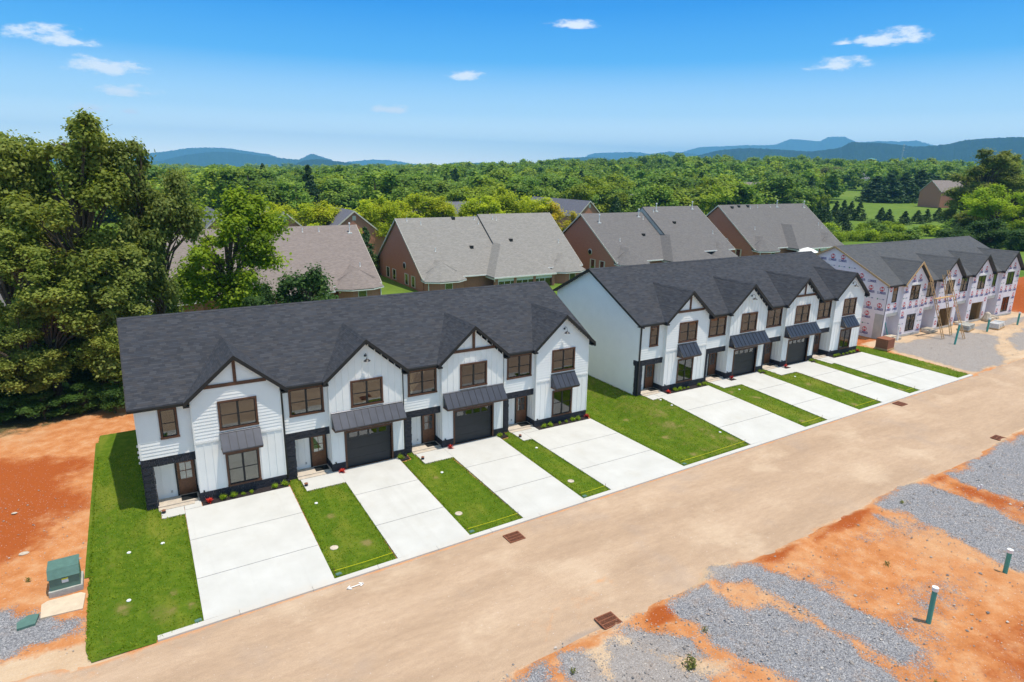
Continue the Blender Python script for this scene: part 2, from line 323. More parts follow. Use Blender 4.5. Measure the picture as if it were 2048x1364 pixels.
def m_ground():
    t = MT('bare_ground', .95, .12)
    big = t.noise(.16, 6, .6); mid = t.noise(1.1, 7, .65); fine = t.noise(14, 5, .7); st = t.noise(.55, 6, .6, t.pos((.5, 1.6, 1)))
    o = t.ramp(mid, [(.25, (.42, .14, .038)), (.5, (.54, .225, .085)), (.75, (.62, .36, .19))])
    o = t.mix(t.math('MULTIPLY', t.step(big, .5, .68), .5), o, (.58, .36, .20))
    tan = t.ramp(st, [(.3, (.50, .33, .20)), (.7, (.62, .47, .32))])
    ta = t.math('ADD', t.attr('tan'), t.math('MULTIPLY', t.math('SUBTRACT', t.noise(.9, 7, .7), .5), 1.1)); c = t.mix(t.step(ta, .4, .72), o, tan)
    ra = t.math('ADD', t.attr('deep'), t.math('MULTIPLY', t.math('SUBTRACT', t.noise(.8, 7, .7), .5), 1.0)); c = t.mix(t.step(ra, .4, .8), c, (.36, .088, .020))
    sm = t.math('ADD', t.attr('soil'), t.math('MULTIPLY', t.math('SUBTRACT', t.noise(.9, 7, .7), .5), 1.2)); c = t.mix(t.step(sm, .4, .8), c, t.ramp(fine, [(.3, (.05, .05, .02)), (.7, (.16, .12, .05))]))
    vo = t.n('ShaderNodeTexVoronoi'); vo.inputs['Scale'].default_value = 28; t.l(t.pos(), vo.inputs['Vector'])
    vs = t.n('ShaderNodeSeparateColor'); t.l(vo.outputs['Color'], vs.inputs[0])
    gv = t.ramp(vs.outputs[0], [(.0, (.15, .148, .158)), (.45, (.265, .262, .275)), (.8, (.36, .352, .362)), (1, (.54, .52, .51))])
    gv = t.mix(t.math('MULTIPLY', t.step(t.noise(1.1, 8, .8), .52, .72), .35), gv, (.44, .27, .16))
    gv = t.mix(t.math('MULTIPLY', t.attr('tan'), .45), gv, (.46, .38, .31))
    ga = t.math('ADD', t.attr('gravel'), t.math('ADD', t.math('MULTIPLY', t.math('SUBTRACT', t.noise(1.5, 8, .75), .5), .95), t.math('MULTIPLY', t.math('SUBTRACT', vs.outputs[1], .5), .36)))
    gm = t.step(ga, .44, .64); c = t.mix(gm, c, gv)
    peb = t.math('MULTIPLY', t.math('GREATER_THAN', vs.outputs[2], .985), .45); c = t.mix(t.math('MULTIPLY', peb, t.math('SUBTRACT', 1.0, gm)), c, (.55, .5, .46))
    gr = t.math('ADD', t.attr('grassy'), t.math('MULTIPLY', t.math('SUBTRACT', t.noise(.06, 7, .65), .5), .5)); gc = t.ramp(t.noise(.05, 8, .7), [(.3, (.06, .12, .012)), (.7, (.14, .22, .03))])
    c = t.mix(t.step(gr, .45, .6), c, gc)
    c = t.mix(.35, c, t.ramp(fine, [(.3, (.35, .35, .35)), (.7, (.65, .65, .65))]), 'OVERLAY')
    t.color(c); h = t.math('ADD', t.math('MULTIPLY', t.noise(5, 8, .7), 1.0), t.math('MULTIPLY', t.math('MULTIPLY', vo.outputs['Distance'], gm), -.8)); t.bump(h, .7, .07); M['bare_ground'] = t.m
m_ground()
def m_road():
    t = MT('dusty_asphalt', .9, .2); s = t.noise(.35, 7, .62, t.pos((.35, 1.5, 1))); p = t.noise(.22, 7, .6); f = t.noise(30, 4, .7); sp = t.noise(90, 2, .6)
    c = t.ramp(s, [(.25, (.385, .265, .175)), (.5, (.46, .322, .215)), (.75, (.54, .39, .27))])
    c = t.mix(t.math('MULTIPLY', t.step(p, .52, .7), .5), c, (.62, .47, .33)); c = t.mix(t.math('MULTIPLY', t.step(p, .46, .3), .4), c, (.37, .285, .225))
    dust = t.math('ADD', t.attr('dust'), t.math('MULTIPLY', t.math('SUBTRACT', t.noise(1.2, 7, .7), .5), 1.2)); c = t.mix(t.math('MULTIPLY', t.step(dust, .34, .8), .95), c, (.60, .28, .11))
    c = t.mix(t.math('MULTIPLY', t.step(t.attr('grey'), .3, .9), .6), c, (.33, .275, .235))
    tr = t.math('ADD', t.attr('track'), t.math('MULTIPLY', t.math('SUBTRACT', t.noise(2.5, 6, .7), .5), .8)); c = t.mix(t.math('MULTIPLY', t.step(tr, .5, .9), .6), c, (.70, .56, .42))
    c = t.mix(.34, c, t.ramp(f, [(.3, (.3, .3, .3)), (.7, (.72, .72, .72))]), 'OVERLAY'); c = t.mix(.3, c, t.ramp(t.noise(3.2, 8, .8, t.pos((.5, 1.4, 1))), [(.3, (.32, .30, .30)), (.7, (.68, .69, .70))]), 'OVERLAY'); c = t.mix(t.math('MULTIPLY', t.math('GREATER_THAN', t.noise(11, 2, .5), .73), .5), c, (.75, .7, .65)); t.color(c); t.bump(sp, .25, .01); M['dusty_asphalt'] = t.m
m_road()
def m_hills():
    t = MT('hill_forest', .95, .05); t.color(t.ramp(t.noise(.02, 8, .7), [(.3, (.008, .026, .018)), (.7, (.028, .058, .030))])); t.bump(t.noise(.012, 10, .75), 1.0, 60); M['hill_forest'] = t.m
m_hills()
def m_farground():
    t = MT('meadow', .95, .1); a = t.noise(.012, 8, .6); b = t.noise(.25, 6, .7)
    c = t.ramp(a, [(.3, (.075, .15, .015)), (.55, (.13, .21, .03)), (.75, (.21, .24, .05))]); t.color(t.mix(.4, c, t.ramp(b, [(.3, (.05, .1, .01)), (.7, (.2, .27, .05))]))); M['meadow'] = t.m
m_farground()

# ------------------------------------------------------------------ terrain heights (metres)
def sm(t): t = np.clip(t, 0, 1); return t * t * (3 - 2 * t)
def pad(x): x = np.asarray(x, float); return .8 * sm((x - 30.5) / 3.6) + .285 * sm((x - 64.5) / 4.5)
def street(x): return .0085 * np.clip(np.asarray(x, float), 0, 120)
def curb_y(x): return -11.3 + .014 * np.asarray(x, float)
CX, CY = .8902, -36.7085
def ground_z(x, y):
    x = np.asarray(x, float); y = np.asarray(y, float)
    yc = curb_y(x); t = np.clip((y - yc) / (-1.6 - yc), 0, 1)
    g = street(x) * (1 - t) + pad(x) * t
    swale = .22 * np.exp(-((x - 32.2) / 1.1) ** 2) * sm((y + 10.5) / 3)     # the shallow ditch between the first two rows
    return g - swale + 2.6 * sm((x - 102.5) / 7) * sm((y + 9) / 5)
def far_z(x, y):
    x = np.asarray(x, float); y = np.asarray(y, float); D = np.hypot(x - CX, y - CY); az = np.degrees(np.arctan2(x - CX, y - CY))
    prof = np.interp(az, [-15, 2, 10, 20, 30, 45, 52, 60, 75], [-6, -6, -3, 4, 11, 24, 22, 20, 18])
    t = sm((D - 260) / 640); T = 1 + t * (prof - 1); k = sm((y - 16) / 45)
    near = np.where(x > 102, ground_z(x, y), pad(x))
    k = np.maximum(k, sm((D - 180) / 60)) 
    return near * (1 - k) + T * k
def fz(x, y): return float(far_z(x, y))
def gz(x, y): return float(ground_z(x, y))
def sdf(X, Y, poly):   # negative inside
    P = np.array(poly, float); n = len(P); d = np.full(X.shape, 1e9); ins = np.zeros(X.shape, bool)
    for i in range(n):
        a, b = P[i], P[(i + 1) % n]; e = b - a; L2 = max(e @ e, 1e-9); t = np.clip(((X - a[0]) * e[0] + (Y - a[1]) * e[1]) / L2, 0, 1)
        d = np.minimum(d, np.hypot(X - a[0] - t * e[0], Y - a[1] - t * e[1]))
        c = ((a[1] > Y) != (b[1] > Y)) & (X < (b[0] - a[0]) * (Y - a[1]) / (b[1] - a[1] + 1e-12) + a[0]); ins ^= c
    return np.where(ins, -d, d)
def pline(X, Y, pts):
    d = np.full(X.shape, 1e9); P = np.array(pts, float)
    for a, b in zip(P[:-1], P[1:]):
        e = b - a; t = np.clip(((X - a[0]) * e[0] + (Y - a[1]) * e[1]) / (e @ e), 0, 1); d = np.minimum(d, np.hypot(X - a[0] - t * e[0], Y - a[1] - t * e[1]))
    return d
def soft(d, w): return np.clip(.5 - d / (2 * w), 0, 1)
def wob(X, Y, s, a):   # cheap smooth 2-D wobble
    return a * (np.sin(X * s + 1.3 * np.sin(Y * s * .7 + .4)) + np.sin(Y * s * 1.37 + 1.9 * np.sin(X * s * .53 + 2.))) * .5
def grid(xs, ys):
    X, Y = np.meshgrid(xs, ys); nx, ny = len(xs), len(ys); i = np.arange(nx * ny).reshape(ny, nx)
    F = np.stack([i[:-1, :-1].ravel(), i[:-1, 1:].ravel(), i[1:, 1:].ravel(), i[1:, :-1].ravel()], 1); return X, Y, F
def segs(*ab): return np.unique(np.round(np.concatenate([np.arange(a, b + 1e-6, s) for a, b, s in ab]), 3))
GRAVEL = [
[(35.5, -19.6), (38.4, -19.0), (40.5, -19.8), (40.8, -21.4), (40.3, -24.7), (41, -30), (36.5, -31), (35.2, -26.6), (35.4, -25.1), (35.8, -22.7), (36.0, -21.1)],
[(42.9, -19.8), (47.1, -19.4), (50.9, -19.2), (56, -19.2), (62, -19.4), (54, -27), (44.4, -27), (43.0, -23.7), (42.8, -22.0), (42.5, -21.2)],
[(22.7, -18.8), (24.5, -19.8), (25.0, -20.1), (25.5, -21.7), (25.8, -23.1), (26.2, -24.6), (26.4, -26.6), (26.0, -27.0), (24.5, -27.1), (24.2, -25.7), (23.9, -24.2), (23.6, -22.6), (23.4, -20.7), (22.3, -20.3), (21.9, -19.6)],
[(20.7, -19.8), (21.4, -20.0), (21.7, -22.1), (22.9, -22.1), (23.5, -23.6), (23.9, -25.0), (23.4, -29), (21.4, -29), (20.4, -25.7), (19.5, -24.5), (19.2, -24.1), (19.0, -22.5), (19.1, -21.6), (18.7, -20.6), (18.9, -19.9)],
[(13.5, -20.0), (14.2, -20.3), (14.3, -21.1), (14.3, -22.4), (12.9, -22.3), (12.9, -20.9)],
[(15.2, -20.1), (15.9, -20.3), (16.5, -21.3), (17.2, -22.6), (17.4, -24), (14.2, -24), (14.5, -21.1)],
[(10.4, -20.1), (11.6, -20.0), (12.5, -20.2), (12.3, -21.5), (9.6, -22)],
[(17.2, -18.9), (17.8, -19.2), (17.8, -19.7), (17.2, -19.3)],
[(16.0, -19.8), (16.9, -20.1), (17.3, -20.8), (18.1, -21.8), (18.3, -23), (16.6, -22.1), (16.1, -21.1)],
[(34.2, -20.1), (34.5, -20.9), (34.5, -22.5), (34.0, -21.6)],
[(-5.7, -5.9), (-4.3, -7.0), (-3.6, -8.1), (-2.7, -8.3), (-2.7, -9.6), (-4.4, -9.4), (-7, -9.9), (-12, -7.5), (-8, -5.5)],
[(67.2, -1.6), (74, -1.7), (83, -2.2), (84, -5.2), (78, -7.5), (74, -10.1), (67.4, -9.9)],
[(84, -1.3), (99, -1.6), (100, -2.6), (86, -3.2)], [(84, -6), (92, -4.6), (103, -4.8), (103, -9), (88, -9.6), (80, -8.6)]]
DEEP = [[(17.8, -19.9), (18.6, -19.7), (19.0, -20.1), (18.7, -20.7), (17.8, -20.6), (17.6, -20.2)], [(24.8, -19.9), (25.9, -19.6), (27.3, -19.6), (28.9, -19.8), (32.2, -19.6), (35.2, -19.5), (35.0, -19.9), (32.0, -20.0), (28.3, -20.3), (25.9, -20.4)],
 [(40.7, -19.4), (42.0, -19.3), (42.9, -19.8), (42.0, -20.2), (40.8, -19.9)], [(28.9, -27.5), (32.5, -28.4), (32, -33), (26, -33), (26.8, -29.0)],
 [(-2.7, 9.5), (-2.8, 4), (-4.5, -1.5), (-8, -3.5), (-16, -2), (-16, 12), (-7, 12)], [(100.5, 12), (101, -6), (120, -8), (124, 14)], [(64.9, .3), (69.3, .5), (69.3, 12), (65.2, 12)], [(41.2, -20.3), (42.4, -20.6), (43.4, -23.8), (45, -28), (41.2, -27)]]
TAN = [[(9, -20.0), (18, -19.8), (36, -19.4), (60, -18.7), (60, -18), (9, -18)], [(66.6, .3), (102, .6), (102, -10.4), (66.5, -10.4)], [(-2.6, -9.9), (-1, -11.7), (-6, -12.5), (-12, -10), (-6, -9.6)], [(13.5, -20.2), (17, -20.6), (19, -24), (13, -24)]]
FARLIP = np.array([(-60, -20.6), (0, -20.4), (10.6, -20.0), (13.1, -19.9), (15.7, -19.8), (17.0, -19.7), (18.9, -19.75), (21.4, -19.6), (22.3, -19.0), (23.2, -18.9), (24.8, -19.7), (29.2, -19.6), (35.4, -19.3), (38.4, -19.0), (43.7, -19.4), (47.6, -19.4), (51.6, -18.8), (55.5, -18.7), (125, -18)])
NEARLIP = np.array([(-60, -9.0), (-12, -10.6), (-5.1, -11.0), (-3.6, -11.2), (-2.3, -11.5), (-1.2, -11.6), (0, -11.45), (66.5, -10.55), (67.5, -10.3), (74, -10.2), (90, -9.8), (125, -9)])
def build_ground():
    xs = segs((-40, -12, 1), (-12, 70, .24), (70, 125, .4)); ys = segs((-45, -32, 1), (-32, 2, .24), (2, 22, .5))
    X, Y, F = grid(xs, ys); Z = ground_z(X, Y)
    yf = np.interp(X, FARLIP[:, 0], FARLIP[:, 1]); yn = np.interp(X, NEARLIP[:, 0], NEARLIP[:, 1])
    onroad = (Y > yf + .25) & (Y < yn - .25); Z = Z - .06 * onroad - .02
    rough = wob(X, Y, 2.1, .03) + wob(X + 9, Y - 4, 5.3, .018) + rng.normal(0, .006, X.shape)
    bare = ((Y < yf) | (X < -2.8) | (X > 66.8)) & ~onroad; Z = Z + rough * bare
    ruts = []
    for x0_, x1_ in ((20.0, 22.0), (27.2, 29.0), (33.0, 34.8), (41.6, 43.2)):
        for o_ in (0, 1.75): ruts.append(pline(X, Y, [(x0_ + o_, -19.9), (x0_ + o_ + .6, -22.5), (x1_ + o_ - .2, -26), (x1_ + o_, -31)]))
    rut = np.exp(-(np.min(ruts, 0) / .16) ** 2); Z = Z - .07 * rut * bare + .03 * np.exp(-((np.min(ruts, 0) - .32) / .12) ** 2) * bare
    Z += np.where((Y < yf) & (Y > yf - .9), .10 * np.exp(-((Y - yf + .35) / .3) ** 2) * (1 + np.sin(X * 2.1) * .5), 0)
    Z -= .14 * np.exp(-(((X - 17.9) / 1.4) ** 2 + ((Y + 20.5) / .5) ** 2))
    a = {}
    a['gravel'] = np.max([soft(sdf(X, Y, p) + wob(X, Y, 1.7, .25) + wob(X, Y, 5.1, .14), .58) for p in GRAVEL], 0)
    # a thin scatter of stones over the bare lots
    lot = (Y < yf - .5); a['gravel'] = np.maximum(a['gravel'], np.where(lot, .30 + wob(X * .6, Y * 1.3, .9, .18), 0)); a['gravel'] = np.where((X > 67.2) & (Y < -1) & (Y > yn), np.maximum(a['gravel'], .33), a['gravel'])
    a['deep'] = np.max([soft(sdf(X, Y, p) + wob(X, Y, .9, min(.9, .12 * np.sqrt(abs(np.ptp(np.array(p)[:, 0]) * np.ptp(np.array(p)[:, 1]))))), .5 if np.ptp(np.array(p)[:, 1]) < 2 else 2.2) for p in DEEP], 0)
    a['deep'] = np.maximum(a['deep'], .45 * rut)
    a['tan'] = np.max([soft(sdf(X, Y, p) + wob(X, Y, 1.1, .3), .7) for p in TAN], 0)
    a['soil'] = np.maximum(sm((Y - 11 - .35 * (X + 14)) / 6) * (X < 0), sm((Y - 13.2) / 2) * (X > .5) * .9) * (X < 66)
    a['grassy'] = np.where((X > 104) & (Y > 6), .9, 0.) + sm((Y - 14) / 3) * (X > 0)
    V = np.stack([X.ravel(), Y.ravel(), Z.ravel()], 1)
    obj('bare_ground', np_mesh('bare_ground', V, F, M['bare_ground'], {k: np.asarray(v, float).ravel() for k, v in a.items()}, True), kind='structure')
    # the country beyond, out to the horizon
    rr = np.concatenate([np.linspace(20, 260, 61), np.geomspace(268, 30000, 70)]); th = np.radians(np.linspace(-180, 180, 181))
    RR, TH = np.meshgrid(rr, th); X = CX + RR * np.sin(TH); Y = CY + RR * np.cos(TH); Z = far_z(X, Y)
    inside = (X > -42) & (X < 127) & (Y > -47) & (Y < 24); Z = np.where(inside, Z - 1.0, Z - .02); Z = np.where(RR > 2500, Z - (np.minimum(RR, 30000) - 2500) * .004, Z)
    n1, n2 = X.shape; i = np.arange(n1 * n2).reshape(n1, n2)
    F = np.stack([i[:-1, :-1].ravel(), i[:-1, 1:].ravel(), i[1:, 1:].ravel(), i[1:, :-1].ravel()], 1)[:, ::-1]
    obj('meadow_ground', np_mesh('meadow_ground', np.stack([X.ravel(), Y.ravel(), Z.ravel()], 1), F, M['meadow'], {}, True), kind='structure')
build_ground()
def build_road():
    xs = segs((-60, -12, 2), (-12, 70, .3), (70, 125, .6)); us = np.linspace(0, 1, 34)
    X, U, F = grid(xs, us); yf = np.interp(X, FARLIP[:, 0], FARLIP[:, 1]) + wob(X, X * 0, 2.3, .10) + wob(X, X * 0 + 3, 7.1, .05); yn = np.interp(X, NEARLIP[:, 0], NEARLIP[:, 1])
    yn = np.where((X > -.2) & (X < 66.3), curb_y(X) - .12, yn + wob(X, X * 0, 3.3, .08) + wob(X, X * 0 + 1, 9, .04))
    Y = yf + (yn - yf) * U; Z = street(X) - .015 + .03 * sm(U * 3) * sm((1 - U) * 4)
    Z -= .05 * np.exp(-(((X - 15.2) / 1.5) ** 2 + ((Y + 19.6) / .6) ** 2))
    d1 = pline(X, Y, [(13.3, -19.1), (13.8, -18.4), (14.5, -17.8), (15.7, -17.3), (16.9, -17.1), (17.8, -17.2)]); d2 = pline(X, Y, [(16.1, -16.8), (17.5, -16.5)]); d3 = pline(X, Y, [(18, -17), (17.8, -18.3), (17.4, -18.8)]); d4 = pline(X, Y, [(2.4, -15.3), (4.2, -15.25), (6.5, -15.3)]); d5 = pline(X, Y, [(4, -16.9), (8.1, -16.8), (11.2, -17.2), (13.6, -18.4)])
    dust = np.max([soft(d1, .35), soft(d2, .2), soft(d3, .25), soft(d4, .18) * .9, soft(d5, .5) * .7, soft(np.abs(yn - Y) - .15, .18) * .8, soft(np.abs(Y - yf) - .1, .5) * .75, .32 * np.exp(-((X - 16) / 5) ** 2 - ((Y + 18) / 1.4) ** 2), .35 * (X < 2) * sm((Y + 14) / 2.5)], 0)
    track = np.max([soft(pline(X, Y, [(11.2, -19.1), (13, -19.1), (15, -19), (17, -18.8), (19.2, -18.5), (22.6, -17.6), (30, -16.6)]), .25), soft(pline(X, Y, [(-12, -14.6), (10, -14.2), (30, -14.0), (60, -13.8)]), .45) * .5, soft(pline(X, Y, [(-12, -16.9), (12, -16.1), (40, -15.4)]), .4) * .45, .4 * np.exp(-((X - 25) / 9) ** 2 - ((Y + 17) / 1.3) ** 2)], 0)
    grey = np.exp(-((X - 14.6) / 1.9) ** 2 - ((Y + 19.7) / .45) ** 2) + .5 * soft(np.abs(yn - Y) - .7, .5)
    V = np.stack([X.ravel(), Y.ravel(), Z.ravel()], 1)
    obj('road', np_mesh('road', V, F, M['dusty_asphalt'], {'dust': dust.ravel(), 'track': track.ravel(), 'grey': grey.ravel()}, True), kind='structure')
build_road()

# kerb: a row of cast segments
def build_kerb():
    k = bpy.data.objects.new('kerb', None); COL.objects.link(k); k['kind'] = 'structure'
    x = -.05
    while x < 66.0:
        x1 = min(x + 3.05, 66.4); m = MB(); ya, yb = float(curb_y(x)), float(curb_y(x1)); za, zb = float(street(x)), float(street(x1)); g = .006
        m.hexa([(x + g, ya - .14, za - .25), (x1 - g, yb - .14, zb - .25), (x1 - g, yb + .17, zb - .25), (x + g, ya + .17, za - .25)],
               [(x + g, ya - .12, za + .065), (x1 - g, yb - .12, zb + .065), (x1 - g, yb + .17, zb + .075), (x + g, ya + .17, za + .075)])
        m.build('kerb_segment', M['concrete'], k); x = x1
build_kerb()

# driveways: XA..XB at the kerb and at the top, slabs with sawn joints
XR = [0.0, 34.38, 69.5]; YR = [0.0, -.37, .116]; ZR = [0.0, .80, 1.085]
DRIVES = [((1.65, 7.08), (1.72, 7.26), -.95), ((10.15, 14.05), (10.3, 14.2), -.32), ((17.3, 21.35), (17.4, 21.6), -.32), ((23.4, 29.35), (23.5, 29.45), -.95),
          ((35.75, 41.75), (35.95, 41.6), -1.35), ((44.5, 48.6), (44.55, 48.6), -.7), ((51.9, 56.0), (51.95, 56.0), -.7), ((57.7, 64.2), (57.7, 63.8), -1.35)]
def drive_slabs(xb, xt, ytop, n=3):
    d = bpy.data.objects.new('driveway', None); COL.objects.link(d); d['kind'] = 'structure'
    yc = float(curb_y(xb[0])) + .18; ys = np.linspace(yc, ytop, n + 1); ys[1] -= .2
    for j in range(n):
        y0, y1 = ys[j] + .018, ys[j + 1] - .018; q = lambda y: (y - yc) / (ytop - yc); m = MB(); cols = []
        for y in (y0, y1):
            t = q(y); a = xb[0] + (xt[0] - xb[0]) * t; b = xb[1] + (xt[1] - xb[1]) * t
            cols.append([(a, y, gz(a, y)), (b, y, gz(b, y))])
        (a, b), (c, e) = cols
        lo = [(p[0], p[1], p[2] - .12) for p in (a, b, e, c)]; hi = [(p[0], p[1], p[2] + .065) for p in (a, b, e, c)]
        m.hexa(lo, hi).build('concrete_slab', M['concrete'], d)
for xb, xt, yt in DRIVES: drive_slabs(xb, xt, yt)
def walkway(x0, x1, y0, y1):
    w = bpy.data.objects.new('walkway', None); COL.objects.link(w); w['kind'] = 'structure'; m = MB()
    P = [(x0, y0), (x1, y0), (x1, y1), (x0, y1)]; m.hexa([(a, b, gz(a, b) - .12) for a, b in P], [(a, b, gz(a, b) + .06) for a, b in P]).build('concrete_slab', M['concrete'], w)
for r in (0, 1):
    for u in range(4):
        x = XR[r] + 7.4 * u; dtop = DRIVES[r * 4 + u][1][0]; d = -1.35 if u in (0,) else -2.0
        x1 = dtop - .012; walkway(x + .6, x1, YR[r] + d, YR[r] - .17)
        if u in (0, 3): walkway(x1 + .024, x + 2.58, DRIVES[r * 4 + u][2] + .02 + YR[r] * 0, YR[r] - .17)
        else: walkway(x1 + .012 - .0, x + 2.55, -.9, YR[r] - .17) if False else None

# lawns: turf sheets with ragged edges and a scatter of blades
LAWNS = [
 [(-2.55, 13), (-2.62, 6), (-2.6, 0), (-2.55, -7), (-2.5, -10.3), (-2.35, -11.35), (-.1, -11.3), (1.62, -11.1), (1.70, -1.37), (.58, -1.37), (.58, -.02), (-.03, -.02), (-.03, 13)],
 [(7.11, -11.0), (10.12, -10.98), (10.27, -2.03), (7.98, -2.03), (7.98, -.05), (7.3, -.3), (7.3, -1.0)],
 [(14.08, -10.92), (17.27, -10.88), (17.37, -2.03), (15.38, -2.03), (15.38, -.05), (14.95, -.1), (14.9, -1.0), (14.25, -1.0)],
 [(21.38, -10.82), (23.37, -10.8), (23.47, -2.03), (22.78, -2.03), (22.78, -.05), (22.3, -.1), (22.2, -1.0), (21.65, -1.0)],
 [(29.38, -10.7), (35.72, -10.6), (35.92, -1.75), (34.95, -1.75), (34.95, -.42), (34.35, -.40), (34.35, 13), (29.64, 13), (29.64, -.5), (29.5, -1.0)],
 [(41.78, -10.5), (44.47, -10.5), (44.52, -2.4), (42.35, -2.4), (42.35, -.45), (41.7, -.6), (41.65, -1.3)],
 [(48.63, -10.4), (51.87, -10.4), (51.92, -2.4), (49.75, -2.4), (49.75, -.45), (49.2, -.6), (49.1, -1.3), (48.65, -1.3)],
 [(56.03, -10.3), (57.67, -10.3), (57.67, -2.4), (57.15, -2.4), (57.15, -.45), (56.6, -.6), (56.5, -1.3), (56.05, -1.3)],
 [(64.23, -10.2), (66.5, -10.2), (66.3, -4.5), (65.9, -.5), (65.4, 1.5), (65.2, 12), (64.05, 12), (64.05, -.6), (63.85, -1.3)]]
DRYSPOTS = [(0.7, -8.4, .35), (0.2, -9.6, .8), (-1.2, -8.6, .6), (1.3, -9.8, .4), (9.2, -8.9, .5), (8.4, -5.4, .5), (14.5, -8.7, .35), (15.2, -4.2, .4), (34.3, -8.6, .45), (33.2, -5.4, .9), (34.6, -6.6, .6), (33.9, -3.6, .6), (31.9, -6.5, .5), (31.6, -2.5, .4), (31.2, -9.6, .5), (35.2, -9.3, .5), (42.6, -9.6, .5), (43.2, -5, .6), (42.2, -3.2, .5), (50, -5, .6), (51.2, -7.2, .5), (49.4, -9.6, .5), (56.9, -6, .5), (56.4, -9.4, .5), (65.6, -7, .5), (34.6, -2.6, .5)]
blade_pts = []
def build_lawn(poly, k):
    P = np.array(poly); x0, y0 = P.min(0); x1, y1 = P.max(0); st = .22
    xs = np.arange(x0 - .1, x1 + .11, st); ys = np.arange(y0 - .1, y1 + .11, st); X, Y, F = grid(xs, ys); D = sdf(X, Y, poly)
    # snap the outer ring of vertices on to the outline, drop what lies beyond
    keepv = D < st * .72; gx = np.zeros_like(D); gy = np.zeros_like(D); gy[1:-1], gx[:, 1:-1] = (D[2:] - D[:-2]) / (2 * st), (D[:, 2:] - D[:, :-2]) / (2 * st)
    sh = np.where(D > -st * .5, D + .02 + rng.normal(0, .018, D.shape), 0); Xn, Yn = X - gx * sh, Y - gy * sh
    Z = ground_z(Xn, Yn) + np.where(D > -st * .5, .012, .045) + wob(X, Y, 3.1, .012) + rng.normal(0, .006, D.shape)
    kv = keepv.ravel(); F = F[kv[F].all(1)]; idx = np.unique(F); rm = np.zeros(X.size, int); rm[idx] = np.arange(len(idx))
    V = np.stack([Xn.ravel(), Yn.ravel(), Z.ravel()], 1)[idx]; F = rm[F]
    dry = np.full(len(V), .29)
    for a, b, r in DRYSPOTS: dry = np.maximum(dry, np.exp(-((V[:, 0] - a) ** 2 + ((V[:, 1] - b) * .9) ** 2) / (r * r)) * .75)
    if k in (4, 5, 6, 7, 8): dry = np.maximum(dry, .41); dry = np.maximum(dry, .50 * (V[:, 0] > 32.3)) if k == 4 else dry
    edge = np.clip(1 + D.ravel()[idx] / .5, 0, 1); dry = np.maximum(dry, edge * .33)
    if k == 0: dry = np.maximum(dry, .42 * np.exp(-((V[:, 0] + 1.75) / .5) ** 2) * (V[:, 1] < 6)); dry = np.maximum(dry, .3 * (V[:, 1] < -7) * (V[:, 0] < -1.3))
    if k == 4: dry = np.maximum(dry, .55 * np.exp(-((V[:, 0] - 31.1 + (V[:, 1] + 5) * .03) / .35) ** 2)); dry = dry * (1 - .8 * np.exp(-((V[:, 0] - 29.9) / .8) ** 2))
    obj('lawn', np_mesh('lawn', V, F, M['lawn'], {'dry': dry}, True), kind='structure')
    n = int(abs(sum(P[i - 1][0] * P[i][1] - P[i][0] * P[i - 1][1] for i in range(len(P))) / 2) * 90)
    bx = rng.uniform(x0, x1, n * 3); by = rng.uniform(y0, min(y1, 9), n * 3); d = sdf(bx, by, poly); ok = d < -.02
    dr = np.zeros(len(bx))
    for a, b, r in DRYSPOTS: dr = np.maximum(dr, np.exp(-((bx - a) ** 2 + (by - b) ** 2) / (r * r)))
    ok &= rng.random(len(bx)) > dr * 1.1; blade_pts.append(np.stack([bx[ok], by[ok]], 1)[:n])
    # a denser fringe along the outline
    m2 = n // 3; ex = rng.uniform(x0, x1, m2 * 8); ey = rng.uniform(y0, min(y1, 9), m2 * 8); d = sdf(ex, ey, poly); ok = (d < .0) & (d > -.12); blade_pts.append(np.stack([ex[ok], ey[ok]], 1)[:m2])
for k, p in enumerate(LAWNS): build_lawn(p, k)
def grass_blades(pts, name='grass', h=(.05, .10), w=.035):
    n = len(pts); a = rng.uniform(0, 6.283, n); hh = rng.uniform(*h, n); ww = rng.uniform(.5, 1.2, n) * w; z = ground_z(pts[:, 0], pts[:, 1]) + .03
    lx = rng.normal(0, .04, n); ly = rng.normal(0, .04, n); b = np.stack([pts[:, 0], pts[:, 1], z], 1); s = np.stack([np.cos(a) * ww, np.sin(a) * ww, 0 * a], 1)
    V = np.stack([b - s, b + s, b + s * .2 + np.stack([lx, ly, hh], 1)], 1).reshape(-1, 3); F = np.arange(3 * n).reshape(n, 3)
    t = np.repeat(np.clip(rng.normal(.45, .22, n), 0, 1), 3)
    return obj(name, np_mesh(name, V, F, M['grass_blade'], {'tint': t}), kind='stuff')
grass_blades(np.concatenate(blade_pts))

